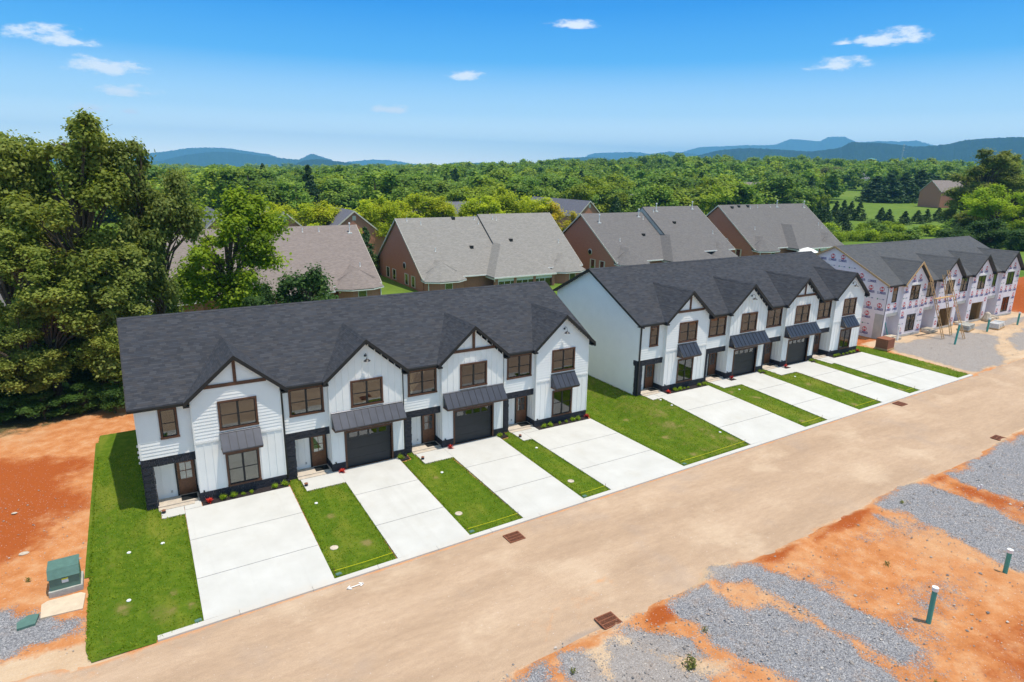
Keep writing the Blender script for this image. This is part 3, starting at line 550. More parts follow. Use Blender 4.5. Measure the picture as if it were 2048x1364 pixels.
# ------------------------------------------------------------------ townhouses
FRONT = lambda y: (lambda u, n, z: (u, y - n, z))            # n = outwards
LEFT = lambda x: (lambda u, n, z: (x - n, u, z))
RIGHT = lambda x: (lambda u, n, z: (x + n, u, z))
def hx(mb, mp, u0, u1, n0, n1, z0, z1, n2=None):
    n2 = n1 if n2 is None else n2       # n1 at the bottom, n2 at the top
    return mb.hexa([mp(u0, n1, z0), mp(u1, n1, z0), mp(u1, n0, z0), mp(u0, n0, z0)], [mp(u0, n2, z1), mp(u1, n2, z1), mp(u1, n0, z1), mp(u0, n0, z1)])
def spans(u0, u1, z, holes):
    s = [(u0, u1)]
    for a, b, c, d in holes:
        if c < z < d: s = [q for p0, p1 in s for q in ((p0, min(p1, a)), (max(p0, b), p1)) if q[1] - q[0] > .02]
    return s
def lap(mb, mp, u0, u1, z0, z1, holes=(), clip=None, e=.19):
    z = z0
    while z < z1 - .03:
        zt = min(z + e, z1); zm = (z + zt) / 2; a, b = (u0, u1) if clip is None else clip(zm)
        a, b = max(a, u0), min(b, u1)
        if b - a > .05:
            for p, q in spans(a, b, zm, holes): hx(mb, mp, p, q, .001, .030, z, zt, .006)
        z = zt
def stones(mb, mp, u0, u1, z0, z1, holes=(), seed=0):
    r = random.Random(seed); z = z0
    while z < z1 - .02:
        zt = min(z + r.uniform(.075, .125), z1); 
        if z1 - zt < .04: zt = z1
        for p, q in spans(u0, u1, (z + zt) / 2, holes):
            u = p
            while u < q - .01:
                v = min(u + r.uniform(.16, .48), q)
                if q - v < .07: v = q
                hx(mb, mp, u + .003, v - .003, 0, r.uniform(.02, .055), z + .003, zt - .003); u = v
        z = zt
def wall_holes(mb, mp, u0, u1, z0, z1, holes, t=.15):
    us = sorted({u0, u1, *[min(max(h[0], u0), u1) for h in holes], *[min(max(h[1], u0), u1) for h in holes]}); zs = sorted({z0, z1, *[min(max(h[2], z0), z1) for h in holes], *[min(max(h[3], z0), z1) for h in holes]})
    full = lambda i, j: 0 <= i < len(us) - 1 and 0 <= j < len(zs) - 1 and not any(h[0] < (us[i] + us[i + 1]) / 2 < h[1] and h[2] < (zs[j] + zs[j + 1]) / 2 < h[3] for h in holes)
    for i in range(len(us) - 1):
        for j in range(len(zs) - 1):
            if not full(i, j): continue
            a, b, c, d = us[i], us[i + 1], zs[j], zs[j + 1]
            mb.add([mp(a, 0, c), mp(b, 0, c), mp(b, 0, d), mp(a, 0, d)], [(0, 1, 2, 3)]); mb.add([mp(a, -t, c), mp(a, -t, d), mp(b, -t, d), mp(b, -t, c)], [(0, 1, 2, 3)])
            if not full(i - 1, j): mb.add([mp(a, 0, c), mp(a, 0, d), mp(a, -t, d), mp(a, -t, c)], [(0, 1, 2, 3)])
            if not full(i + 1, j): mb.add([mp(b, 0, c), mp(b, -t, c), mp(b, -t, d), mp(b, 0, d)], [(0, 1, 2, 3)])
            if not full(i, j - 1): mb.add([mp(a, 0, c), mp(a, -t, c), mp(b, -t, c), mp(b, 0, c)], [(0, 1, 2, 3)])
            if not full(i, j + 1): mb.add([mp(a, 0, d), mp(b, 0, d), mp(b, -t, d), mp(a, -t, d)], [(0, 1, 2, 3)])
def window(par, x0, x1, z0, z1, y, cols, trim='brown_wood', pane_backing=None, rows=2, tw=.105):
    """x0..z1: outside of the trim; y: wall face"""
    w, h = x1 - x0, z1 - z0; cx, cz = (x0 + x1) / 2, (z0 + z1) / 2; k = (round(w, 2), round(h, 2), cols, trim, tw)
    def frame():
        m = MB(); d = .045 if trim == 'brown_wood' else .02
        m.box(-w / 2, w / 2, -d - .01, -.001, h / 2 - tw, h / 2); m.box(-w / 2 - (.02 if trim == 'brown_wood' else 0), w / 2 + (.02 if trim == 'brown_wood' else 0), -d - .02, -.001, -h / 2, -h / 2 + tw)
        m.box(-w / 2, -w / 2 + tw, -d, -.001, -h / 2 + tw, h / 2 - tw); m.box(w / 2 - tw, w / 2, -d, -.001, -h / 2 + tw, h / 2 - tw); return m.mesh('window', M[trim])
    o = obj('window', cached(('wf', k), frame), par, (cx, y, cz))
    iw, ih = w - 2 * tw, h - 2 * tw; s = .045; mull = .11
    def sash():
        m = MB(); m.box(-iw / 2, iw / 2, .0, .06, ih / 2 - s, ih / 2); m.box(-iw / 2, iw / 2, .0, .06, -ih / 2, -ih / 2 + s)
        m.box(-iw / 2, -iw / 2 + s, .0, .06, -ih / 2 + s, ih / 2 - s); m.box(iw / 2 - s, iw / 2, .0, .06, -ih / 2 + s, ih / 2 - s)
        edges = [-iw / 2 + s, iw / 2 - s] if cols == 1 else [-iw / 2 + s, -mull / 2, mull / 2, iw / 2 - s]
        if cols == 2: m.box(-mull / 2, mull / 2, -.01, .06, -ih / 2 + s, ih / 2 - s)
        for a, b in ((edges[0], edges[1]),) if cols == 1 else ((edges[0], edges[1]), (edges[2], edges[3])): m.box(a, b, .005, .055, -.022, .022)
        return m.mesh('sash', M['black_trim'])
    obj('sash', cached(('ws', k), sash), o)
    pw = (iw - 2 * s) if cols == 1 else (iw / 2 - s - mull / 2); ph = ih / 2 - s - .022
    for c in range(cols):
        for r in range(2):
            px = 0 if cols == 1 else (-1 if c == 0 else 1) * (mull / 2 + pw / 2); pz = (-1 if r == 0 else 1) * (.022 + ph / 2)
            p = obj('pane', cached(('wp', k, r), lambda: MB().box(-pw / 2, pw / 2, -.004, .004, -ph / 2, ph / 2).mesh('pane', M['window_glass'])), o, (px, .03 - .008 * r, pz))
            p.rotation_euler = (R(rng.uniform(-.5, .5)), 0, R(rng.uniform(-.6, .6)))
    if pane_backing: obj('blind', cached(('wb', k, pane_backing), lambda: MB().box(-iw / 2 + .03, iw / 2 - .03, .085, .10, -ih / 2 + .03, ih / 2 - .03).mesh('blind', M[pane_backing])), o)
    return o
def awning(par, x0, x1, y):
    w = x1 - x0; n = round(w / .44); pw = w / n; yt, zt, yb, zb = y - .01, 3.87, y - .72, 3.02
    m = MB(); m.box(x0 + .02, x1 - .02, yb + .02, yb + .10, zb - .14, zb - .02)
    for xx in (x0 + .02, x1 - .12): m.prism([(yb + .1, zb - .14), (y, zb - .14), (y, zb - .04), (yb + .1, zb - .04)], 'x', xx, xx + .1)
    a = m.build('awning', M['brown_wood'], par)
    def sidebm():
        q = MB()
        q.prism([(yb + .08, zb - .04), (y, zb - .04), (y, zt - .05)], 'x', 0, .02)
        return q
    for xx in (x0 + .04, x1 - .06): sidebm().build('side_panel', M['awning_metal'], a, (xx, 0, 0))
    hd = MB(); hd.prism([(yt, zt), (yt, zt + .05), (yt - .06, zt + .01), (yt - .05, zt - .04)], 'x', x0, x1); hd.build('flashing', M['awning_metal'], a)
    L = math.hypot(yt - yb, zt - zb); dy, dz = (yb - yt) / L, (zb - zt) / L
    def panel():
        q = MB(); off = .03; P = lambda u, t: (u, dy * t, dz * t)
        q.prism([(0, 0), (dy * L, dz * L), (dy * L, dz * L + .02), (0, .02)], 'x', 0, pw)
        q.prism([(0, .02), (dy * L, dz * L + .02), (dy * L, dz * L + .055), (0, .055)], 'x', 0, .022)
        q.prism([(dy * L, dz * L - .05), (dy * L - .012, dz * L - .05), (dy * L - .012, dz * L + .02), (dy * L, dz * L + .02)], 'x', 0, pw)
        me = q.mesh('metal_panel', M['awning_metal']); me.materials.append(M['black_metal']); [setattr(me.polygons[i], 'material_index', 1) for i in range(6, 12)]; return me
    for i in range(n): obj('metal_panel', cached(('awp', round(pw, 3)), panel), a, (x0 + i * pw, yt, zt - .0))
def barn_light(par, x, y, z):
    m = MB(); m.tube((0, 0, 0), (0, -.04, 0), .075, .075, 12)
    pts = [(0, -.03, 0)] + [(0, -.03 - .17 * (1 - math.cos(t)), .0 + .17 * math.sin(t)) for t in np.linspace(.3, 2.6, 8)] + [(0, -.36, -.12)]; m.path(pts, .014)
    o = m.build('wall_light', M['black_metal'], par, (x, y, z), True)
    q = MB(); q.lathe([(.03, .10), (.04, .06), (.09, .03), (.21, -.06), (.215, -.075)], (0, -.36, -.18), 20); q.build('lamp_shade', M['black_metal'], o)
def entry_door(par, u, y, zf):
    x0, x1 = u + 1.62, u + 2.50; zt = 2.24
    f = MB(); f.box(x0 - .09, x0, y - .05, y + .06, zf, zt + .08); f.box(x1, x1 + .06, y - .05, y + .06, zf, zt + .08); f.box(x0, x1, y - .05, y + .06, zt, zt + .08)
    d = f.build('door_frame', M['black_trim'], par)
    w, h = x1 - x0, zt - zf
    def slab():
        m = MB(); gx0, gx1, gz0, gz1 = .15, w - .15, h * .46, h - .14
        wall_holes(m, lambda a, n, z: (a, -n, z), .005, w - .005, .01, h - .005, [(gx0, gx1, gz0, gz1)], .045)
        m.box(w / 2 - .015, w / 2 + .015, -.004, .03, gz0, gz1); m.box(gx0, gx1, -.005, .029, (gz0 + gz1) / 2 - .015, (gz0 + gz1) / 2 + .015)
        m.box(.16, w / 2 - .04, -.012, 0, .2, h * .38); m.box(w / 2 + .04, w - .16, -.012, 0, .2, h * .38); return m.mesh('door_leaf', M['door_wood'])
    l = obj('door_leaf', cached(('dl', round(h, 2)), slab), d, (x0, y - .02, zf)); 
    obj('pane', cached(('dp',), lambda: MB().box(.15, w - .15, .018, .024, h * .46, h - .14).mesh('pane', M['clear_glass'])), d, (x0, y - .02, zf))
    obj('blind', cached(('db',), lambda: MB().box(.13, w - .13, .07, .075, h * .44, h - .12).mesh('blind', M['pale_blind'])), d, (x0, y - .02, zf))
    obj('handle', cached(('dh',), lambda: MB().tube((.07, -.05, .98), (.07, .0, .98), .028, .028, 8).mesh('handle', M['black_metal'])), d, (x0, y - .02, zf))
def garage_door(par, u, y):
    x0, x1, z1 = u + 3.53, u + 6.41, 2.44; w = x1 - x0; h = z1 / 4
    t = MB(); t.box(x0 - .12, x0, y - .045, y + .22, .02, z1 + .12); t.box(x1, x1 + .12, y - .045, y + .22, .02, z1 + .12); t.box(x0, x1, y - .045, y + .22, z1, z1 + .12)
    g = t.build('garage_door', M['brown_wood'], par)
    def sec(lit):
        m = MB(); holes = [(.18 + i * (w - .36) / 4 + .06, .18 + (i + 1) * (w - .36) / 4 - .06, .16, h - .14) for i in range(4)] if lit else []
        wall_holes(m, lambda a, n, z: (a, -n, z), 0, w, .006, h - .006, holes, .05)
        if not lit:
            for i in range(5): m.box(.04, w - .04, -.008, 0, .03 + i * (h - .06) / 5 + .012, .03 + (i + 1) * (h - .06) / 5 - .012)
        return m.mesh('door_panel', M['garage_grey'])
    for i in range(4):
        p = obj('door_panel', cached(('gd', i == 3), lambda: sec(i == 3)), g, (x0, y + .15, .03 + i * h))
        if i == 3:
            for j in range(4):
                a = .18 + j * (w - .36) / 4 + .06; b = .18 + (j + 1) * (w - .36) / 4 - .06
                obj('pane', cached(('gp',), lambda: MB().box(0, b - a, .02, .025, .16, h - .14).mesh('pane', M['clear_glass'])), g, (x0 + a, y + .15, .03 + i * h))
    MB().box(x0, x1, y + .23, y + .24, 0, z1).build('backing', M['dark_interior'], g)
RIDGE = [(-.28, 5.99), (6.5, 9.47), (11.7, 6.80)]
GC, GH = 4.95, .865
def build_roof(par, mat, edge, left_edge=None, gable_edges=None, dark_gutter=True):
    y0, z0 = RIDGE[0]; y1, z1 = RIDGE[1]; y2, z2 = RIDGE[2]; t = .15
    MB().prism([(y0, z0), (y0, z0 - t), (y1, z1 - t), (y2, z2 - t), (y2, z2), (y1, z1)], 'x', -.30, 29.90).build('roof', M[mat], par)
    for x, mm in ((-.335, left_edge or edge), (29.903, edge)):
        MB().prism([(y0 - .02, z0 + .012), (y0 - .02, z0 - .20), (y1, z1 - .20), (y2, z2 - .20), (y2, z2 + .012), (y1, z1 + .012)], 'x', x, x + .032).build('rake_board', M[mm], par)
    MB().prism([(y1 - .16, z1 - .16 * .513 + .018), (y1, z1 + .022), (y1 + .16, z1 - .16 * .513 + .018), (y1 + .16, z1 - .1), (y1 - .16, z1 - .1)], 'x', -.28, 29.88).build('ridge_cap', M[mat], par)
    # plumbing vents none on this side; gutters between the gables
    for i in range(5):
        a = -.32 if i == 0 else 7.4 * (i - 1) + GC + 2.66; b = 7.4 * i + GC - 2.66 if i < 4 else 29.92
        if b - a < .1: continue
        if dark_gutter:
            MB().prism([(y0 - .14, 5.97), (y0 - .02, 5.97), (y0 - .02, 5.84), (y0 - .10, 5.83), (y0 - .14, 5.90)], 'x', a, b).build('gutter', M[edge], par)
        MB().box(a, b, y0 + .0, y0 + .30, 5.78, 5.815).build('soffit', M['black_trim' if dark_gutter else 'lumber'], par)
        MB().box(a, b, y0 - .019, y0 - .001, 5.78, 5.965).build('fascia', M[edge if dark_gutter else 'lumber'], par)
    for i in range(4):
        xc = 7.4 * i + GC; hw = 2.66; ze = 8.3 - GH * hw; t = .17
        MB().prism([(xc - hw, ze), (xc - hw, ze - t), (xc, 8.3 - t), (xc + hw, ze - t), (xc + hw, ze), (xc, 8.3)], 'y', -.60, 4.5).build('gable_roof', M[mat], par)
        e = (gable_edges or {}).get(i, edge); q = MB(); g = .26
        for s in (-1, 1):
            q.prism([(xc, 8.325), (xc + s * (hw + .03), ze - .0), (xc + s * (hw + .03), ze - g), (xc, 8.325 - g)] if s > 0 else [(xc, 8.325), (xc, 8.325 - g), (xc - hw - .03, ze - g), (xc - hw - .03, ze)], 'y', -.635, -.603)
            a, b = sorted((xc + s * (hw + .03), xc + s * (hw - .28))); q.box(a, b, -.60, -.02, ze - .27, ze - .175)
        q.build('rake_board', M[e], par)
        MB().prism([(xc - .15, 8.3 - .15 * GH + .02), (xc, 8.322), (xc + .15, 8.3 - .15 * GH + .02), (xc + .15, 8.1), (xc - .15, 8.1)], 'y', -.598, 4.15).build('ridge_cap', M[mat], par)
gclip = lambda xc: (lambda z: (xc - (8.14 - z) / GH, xc + (8.14 - z) / GH))
def shell(par, mat, t=.12):
    """side, rear and partition walls of one row"""
    for nm, x in (('side_wall', 0.0), ('side_wall', 29.6 - t)):
        MB().prism([(0, 0), (11.4, 0), (11.4, 6.80), (6.5, 9.30), (0, 5.97)], 'x', x, x + t).build(nm, M[mat], par)
    MB().box(t, 29.6 - t, 11.4 - t, 11.4, 0, 6.8).build('rear_wall', M[mat], par)
def build_row(label, loc, corner_pipe):
    root = thing('townhouse_row', label, 'townhouse building', loc, 0, 'rows of attached townhouses along the street')
    shell(root, 'white_trim'); build_roof(root, 'shingle_dark', 'black_trim')
    lm = MB(); clipL = lambda z: (0, 11.4) if z < 5.9 else ((z - 5.97) / .513, 11.4 if z < 6.7 else 6.5 + (9.3 - z) / .513)
    lap(lm, LEFT(0.0), 0.0, 11.4, .1, 9.2, [(-1, .45, 0, 2.97)], clipL); lm.build('lap_siding', M['white_siding'], root, kind='stuff')
    MB().box(-.034, .06, -.034, -.001, 3.0, 5.8).build('corner_board', M['white_trim'], root)
    st = MB(); stones(st, LEFT(0.0), -.02, .30, 0, 2.5, seed=5); stones(st, LEFT(0.0), -.02, .5, 2.5, 2.97, seed=6); st.build('stone_veneer', M['dark_stone'], root, kind='stuff')
    MB().box(.14, 29.4, 3.2, 3.25, .1, 5.6).build('partition_wall', M['dark_interior'], root)  # dark sheet added behind the front so the hollow shell looks unlit
    for i in range(4):
        u = 7.4 * i; outer = i in (0, 3); truss = i in (0, 2); xc = u + GC
        L, Rr = u + 2.6, u + 7.25
        ew = (u + 1.06, u + 1.96, 3.99, 5.73) if i == 0 else (u + .34, u + 2.36, 3.98, 5.72); uw = (u + 3.93, u + 5.97, 4.03, 5.75)
        inner = lambda w: (w[0] + .09, w[1] - .09, w[2] + .09, w[3] - .09)
        # entry part
        m = MB(); wall_holes(m, FRONT(0), u + .001, L, 2.5, 5.96, [inner(ew)]); m.box(u + .001, u + .5, 0, .14, 0, 2.5)
        m.box(u + .14, L, .8, .92, 0, 2.6); m.box(u + .14, L, .15, .8, 2.5, 2.56)
        if i < 3 or True: (MB().box(Rr, u + 7.4, 0, .14, 0, 5.96)).build('front_wall', M['white_siding'], root)
        m.build('front_wall', M['white_siding'], root)
        lm = MB(); lap(lm, FRONT(0), u + .03, L - .001, 2.98, 5.79, [ew]); lap(lm, FRONT(0), Rr + .001, u + 7.39, 2.98 if i < 3 else .1, 5.79)
        # bay
        holes = [inner(uw)]; skip = [uw]
        if outer: lw = (u + 4.06, u + 5.85, .58, 2.62); holes.append(inner(lw)); skip.append(lw)
        else: holes.append((u + 3.53, u + 6.41, -1, 2.44)); skip.append((u + 3.41, u + 6.53, -1, 2.57))
        m = MB(); wall_holes(m, FRONT(-.3), L, Rr, 0, 5.95, holes, .14)
        m.prism([(L, 5.95), (Rr, 5.95), (xc, 5.95 + 2.32 * GH)], 'y', -.3, -.16); m.box(L, L + .12, -.16, .92, 0, 5.95); m.box(Rr - .12, Rr, -.16, .14, 0, 5.95)
        m.build('bay_wall', M['white_siding'], root)
        if outer:
            lap(lm, FRONT(-.3), L + .0, Rr, 3.58, 8.1, [uw], gclip(xc)); MB().box(L - .01, Rr + .01, -.34, -.301, 3.46, 3.575).build('band_board', M['white_trim'], root)
        lm.build('lap_siding', M['white_siding'], root, kind='stuff')
        zt0 = 3.46 if outer else 8.1; nb = 11
        for j in range(nb + 1):
            bx = L + .04 + j * (Rr - L - .08) / nb; top = min(zt0, 8.14 - abs(bx - xc) * GH - .05); segs_ = [(.56, top)]
            for h in skip: segs_ = [q for a, b in segs_ for q in (((a, min(b, h[2])), (max(a, h[3]), b)) if h[0] - .02 < bx < h[1] + .02 else ((a, b),)) if q[1] - q[0] > .1]
            if truss and not outer: segs_ = [q for a, b in segs_ for q in ((a, min(b, 6.55)), (max(a, 6.75), b)) if q[1] - q[0] > .1]
            for a, b in segs_: obj('batten', cached(('bt', round(b - a, 1)), lambda: MB().box(-.028, .028, -.024, 0, 0, round(b - a, 1)).mesh('batten', M['white_siding'])), root, (bx, -.3005, a))
        for yy in (.02, .35, .62): obj('batten', cached(('bs',), lambda: MB().box(-.022, 0, -.025, .025, .56, 2.48).mesh('batten', M['white_siding'])), root, (L - .0005, yy, 0))
        for xx in (.85, 1.25): obj('batten', cached(('be',), lambda: MB().box(-.025, .025, -.022, 0, .16, 2.48).mesh('batten', M['white_siding'])), root, (u + xx, .7995, 0))
        for xx in (L - .012, Rr - .06): obj('corner_board', cached(('cb',), lambda: MB().box(0, .072, -.034, -.001, .56, 5.78).mesh('corner_board', M['white_trim'])), root, (xx, -.3, 0))
        # stone
        st = MB(); p0 = u - .15 if i else u - .0; stones(st, FRONT(0), p0 + .002, u + .5, 0, 2.5, seed=i); stones(st, FRONT(0), p0 + .002, L - .002, 2.5, 2.97, seed=i + 9)
        stones(st, FRONT(-.3), L - .03, Rr, 0, .555, [(u + 3.4, u + 6.54, -1, 9)] if not outer else [], seed=i + 20); stones(st, LEFT(L), -.3, .8, 0, .555, seed=i + 30); stones(st, RIGHT(u + .5), 0, .14, 0, 2.5, seed=i + 40)
        st.build('stone_veneer', M['dark_stone'], root, kind='stuff')
        window(root, *ew, -.03, 1 if i == 0 else 2, pane_backing='pale_blind' if i == 0 else None); window(root, *uw, -.33, 2)  # pale panel added close behind the glass, standing for a door in a bright room
        if outer: window(root, *lw, -.325, 2, pane_backing='pale_blind' if i == 0 else None); awning(root, u + 3.88, u + 6.02, -.325)
        else: garage_door(root, u, -.3); awning(root, u + 2.66, u + 7.22, -.325)
        if truss:
            b = MB(); z = 6.65; hwid = (8.14 - z - .1) / GH; b.box(xc - hwid, xc + hwid, -.385, -.326, z - .095, z + .095); b.box(xc - .085, xc + .085, -.38, -.326, z + .096, 7.98); b.build('gable_truss', M['brown_wood'], root)
        else: barn_light(root, xc - .02, -.33, 7.24)
        f = MB().box(u + .5, L - .03, -.14, .8, .03, .155); f.box(u + .5, L - .33, -.45, -.142, .02, .095).build('porch_step', M['step_concrete'], root)
        entry_door(root, u, .79, .157)
        MB().box(u + 1.66, u + 2.46, .02, .66, .156, .172).build('door_mat', M['door_mat'], root)
        if i < 3:
            q = MB(); x = u + 7.36; q.box(x - .045, x + .045, -.17, -.08, .15, 5.70); q.box(x - .045, x + .045, -.40, -.08, 5.70, 5.80); q.box(x - .045, x + .045, -.40, -.08, .08, .16); q.build('downspout', M['black_metal'], root)
        MB().box(u + 1.2, u + 1.3, .765, .779, .42, .56).build('outlet_cover', M['grey_board'], root)
        MB().box(L + .16, L + .24, -.40, -.30, .60, .66).build('hose_tap', M['black_metal'], root)
    if corner_pipe:
        q = MB(); q.box(.02, .11, -.15, -.06, .1, 5.70); q.box(-.0, .11, -.40, -.06, 5.70, 5.80); q.build('downspout', M['black_metal'], root)
    else:
        for z in (3.28, 2.92, 2.62, 2.28): MB().box(-.14, -.031, 1.2, 1.32, z, z + .1).build('side_vent', M['white_trim'], root)
        MB().box(29.90, 30.02, -.44, -.34, 5.6, 5.82).build('downspout', M['black_metal'], root)
    return root
rowA = build_row('white townhouse row nearest the corner lawn, dark shingled roof, four gables', (XR[0], YR[0], ZR[0]), False)
rowB = build_row('finished white townhouse row standing beside the unfinished wrapped row', (XR[1], YR[1], ZR[1]), True)

# ---- the row still under construction
def text_mesh(body, size, mat):
    cu = bpy.data.curves.new('lettering', 'FONT'); cu.body = body; cu.size = size; cu.align_x = 'CENTER'; cu.align_y = 'CENTER'; cu.offset = size * .03; cu.resolution_u = 2
    o = bpy.data.objects.new('lettering', cu); COL.objects.link(o); bpy.context.view_layer.update()
    me = bpy.data.meshes.new_from_object(o.evaluated_get(bpy.context.evaluated_depsgraph_get())); bpy.data.objects.remove(o)
    v = [tuple(p.co) for p in me.vertices]; f = [tuple(p.vertices) for p in me.polygons]; return v, f
T84 = text_mesh('84', .40, None); TLUM = text_mesh('LUMBER', .36, None); TDOTS = text_mesh('/84', .17, None)
def build_wrap_row(label, loc):
    root = thing('townhouse_row', label, 'townhouse building', loc, 0, 'rows of attached townhouses along the street')
    shell(root, 'house_wrap'); build_roof(root, 'shingle_grey', 'black_trim', 'lumber', {0: 'lumber'}, True)
    MB().box(.14, 29.4, 3.2, 3.25, .1, 5.6).build('partition_wall', M['dark_interior'], root)  # added dark sheet, stands for the gloom inside the openings
    disc, word, num, logo = MB(), MB(), MB(), MB()
    def put(mb, vf, mp, u, z, n, sx=1, italic=0): v, f = vf; mb.add([mp(u + (p[0] + p[1] * italic) * sx, n, z + p[1]) for p in v], [tuple(q) for q in f])
    def pattern(mp, inside, ua, ub, phase, sgn=1, n=.004):
        u = ua + phase
        while u < ub:
            for z in (8.3, 6.58, 5.46, 3.68, 2.64, .85):
                if inside(u, z, .3): disc.add([mp(u + .26 * math.cos(t), n, z + .26 * math.sin(t)) for t in np.linspace(0, 6.283, 17)[:-1]], [tuple(range(16))]); put(num, T84, mp, u, z, n + .004, sgn)
                if inside(u, z - .42, .5): put(word, TLUM, mp, u, z - .42, n, sgn * .72)
            for z in (7.25, 4.37, 1.5):
                if inside(u, z, .4): logo.add([mp(u - .32 * sgn + .08 * math.cos(t), n, z + .08 * math.sin(t)) for t in np.linspace(0, 6.283, 9)[:-1]], [tuple(range(8))]); put(word, TDOTS, mp, u + .30 * sgn, z, n, sgn); logo.add([mp(u - .2 * sgn, n, z - .012), mp(u + .12 * sgn, n, z - .012), mp(u + .12 * sgn, n, z + .012), mp(u - .2 * sgn, n, z + .012)], [(0, 1, 2, 3)])
            u += 1.22
    ok = lambda y, z, m: m + .05 < y < 11.4 - m and z < 5.97 + y * .513 - m - .05 and z < 9.3 - max(0, y - 6.5) * .513 - m and not (y < .8 and z < 2.9)
    pattern(LEFT(0.0), ok, 0, 11.4, .65, -1)
    MB().box(-.012, -.001, .02, .95, 0, 2.75).build('side_board', M['grey_board'], root)
    for i in range(4):
        u = 7.4 * i; outer = i in (0, 3); xc = u + GC; L, Rr = u + 2.6, u + 7.25
        ew = (u + 1.0, u + 1.9, 4.02, 5.7) if i in (0, 3) else (u + .34, u + 2.3, 4.02, 5.7); uw = (u + 3.95, u + 5.75, 4.08, 5.7); lw = (u + 4.05, u + 5.8, .56, 2.45)
        m = MB(); wall_holes(m, FRONT(0), u + .001, L, 2.6, 5.96, [ew], .14); m.box(u + .001, u + .45, 0, .14, 0, 2.6); m.box(u + .14, L, .9, 1.0, 0, 2.6); m.box(Rr, u + 7.4, 0, .14, 0, 5.96); m.build('front_wall', M['house_wrap'], root)
        MB().box(u + .45, L, .12, .9, 2.55, 2.6).build('porch_ceiling', M['grey_board'], root)
        MB().box(u + .40, L, -.012, -.001, 2.5, 2.85).build('header_board', M['grey_board'], root)
        hole2 = lw if outer else (u + 3.5, u + 6.4, -1, 2.42)
        m = MB(); wall_holes(m, FRONT(-.3), L, Rr, 0, 5.95, [uw, hole2], .14); m.prism([(L, 5.95), (Rr, 5.95), (xc, 5.95 + 2.32 * GH)], 'y', -.3, -.16); m.box(L, L + .12, -.16, 1.0, 0, 5.95); m.box(Rr - .12, Rr, -.16, .14, 0, 5.95); m.build('bay_wall', M['house_wrap'], root)
        H = [ew, uw, hole2]
        def okf(x, z, mm, H=H, L=L, Rr=Rr, xc=xc, u=u):
            if not (L + mm * .6 < x < Rr - mm * .6 and z < 8.0 - abs(x - xc) * GH - mm): return False
            return all(x + mm < h[0] or x - mm < h[0] - mm * 2 or x - mm * .9 > h[1] or z + .3 < h[2] or z - .3 > h[3] for h in H)
        pattern(FRONT(-.3), okf, L, Rr, .45, 1)
        oke = lambda x, z, mm, u=u, ew=ew: u + mm * .8 < x < u + 2.6 - mm * .5 and z > 2.95 and z < 5.7 and (z + .25 < ew[2] or z - .25 > ew[3] or x + mm < ew[0])
        pattern(FRONT(0), oke, u, u + 2.6, .6, 1)
        okl = lambda y, z, mm: mm < y < 1 - mm * .3 and z < 2.4
        window(root, *ew, -.0, 1 if i in (0, 3) else 2, 'black_trim', tw=.04); window(root, *uw, -.3, 2, 'black_trim', tw=.04, pane_backing='brown_blind' if i in (2, 3) else None)  # brown sheet behind the panes paints in their reflection of the dirt
        if outer: window(root, *lw, -.3, 2, 'black_trim', tw=.04, pane_backing='brown_blind' if i == 3 else None)
        else:
            s = MB()
            for xx in (u + 3.5, u + 6.30): s.box(xx, xx + .1, -.16, .15, 0, 2.42)
            s.box(u + 3.5, u + 6.4, -.16, .15, 2.32, 2.42)
            for k in range(5): s.box(u + 6.36, u + 6.42, .3 + k * .55, .36 + k * .55, 0, 2.5)
            s.box(u + 6.42, u + 6.45, .15, 3.1, 0, 2.5)
            s.build('garage_framing', M['osb'], root)
        MB().box(uw[0] - .2, uw[1] + .2, -.33, -.301, uw[3] + .03, uw[3] + .22).build('window_flashing', M['white_trim'], root)
        MB().box(L + .02, Rr - .02, -.33, -.301, .02, .26).build('foundation', M['grey_board'], root)
        st = MB(); rr = random.Random(i)
        for k in range(5): a = u + .7 + k * .36; st.box(a, a + .34, -.95 + rr.uniform(-.08, .08), -.1, 0, .16 + rr.uniform(0, .1))
        for k in range(3): a = u + .85 + k * .5; st.box(a, a + .45, -.6, .1, .16, .32 + rr.uniform(0, .05))
        st.build('rough_step', M['stone_rough'], root)
    for nm, mb, mt in (('wrap_emblem', disc, 'red_print'), ('wrap_lettering', word, 'blue_print'), ('wrap_number', num, 'white_print'), ('wrap_logo', logo, 'green_print')): mb.build(nm, M[mt], root, kind='stuff')
    return root
rowC = build_wrap_row('unfinished townhouse row wrapped in white printed house wrap with ladders leaning', (XR[2], YR[2], ZR[2]))

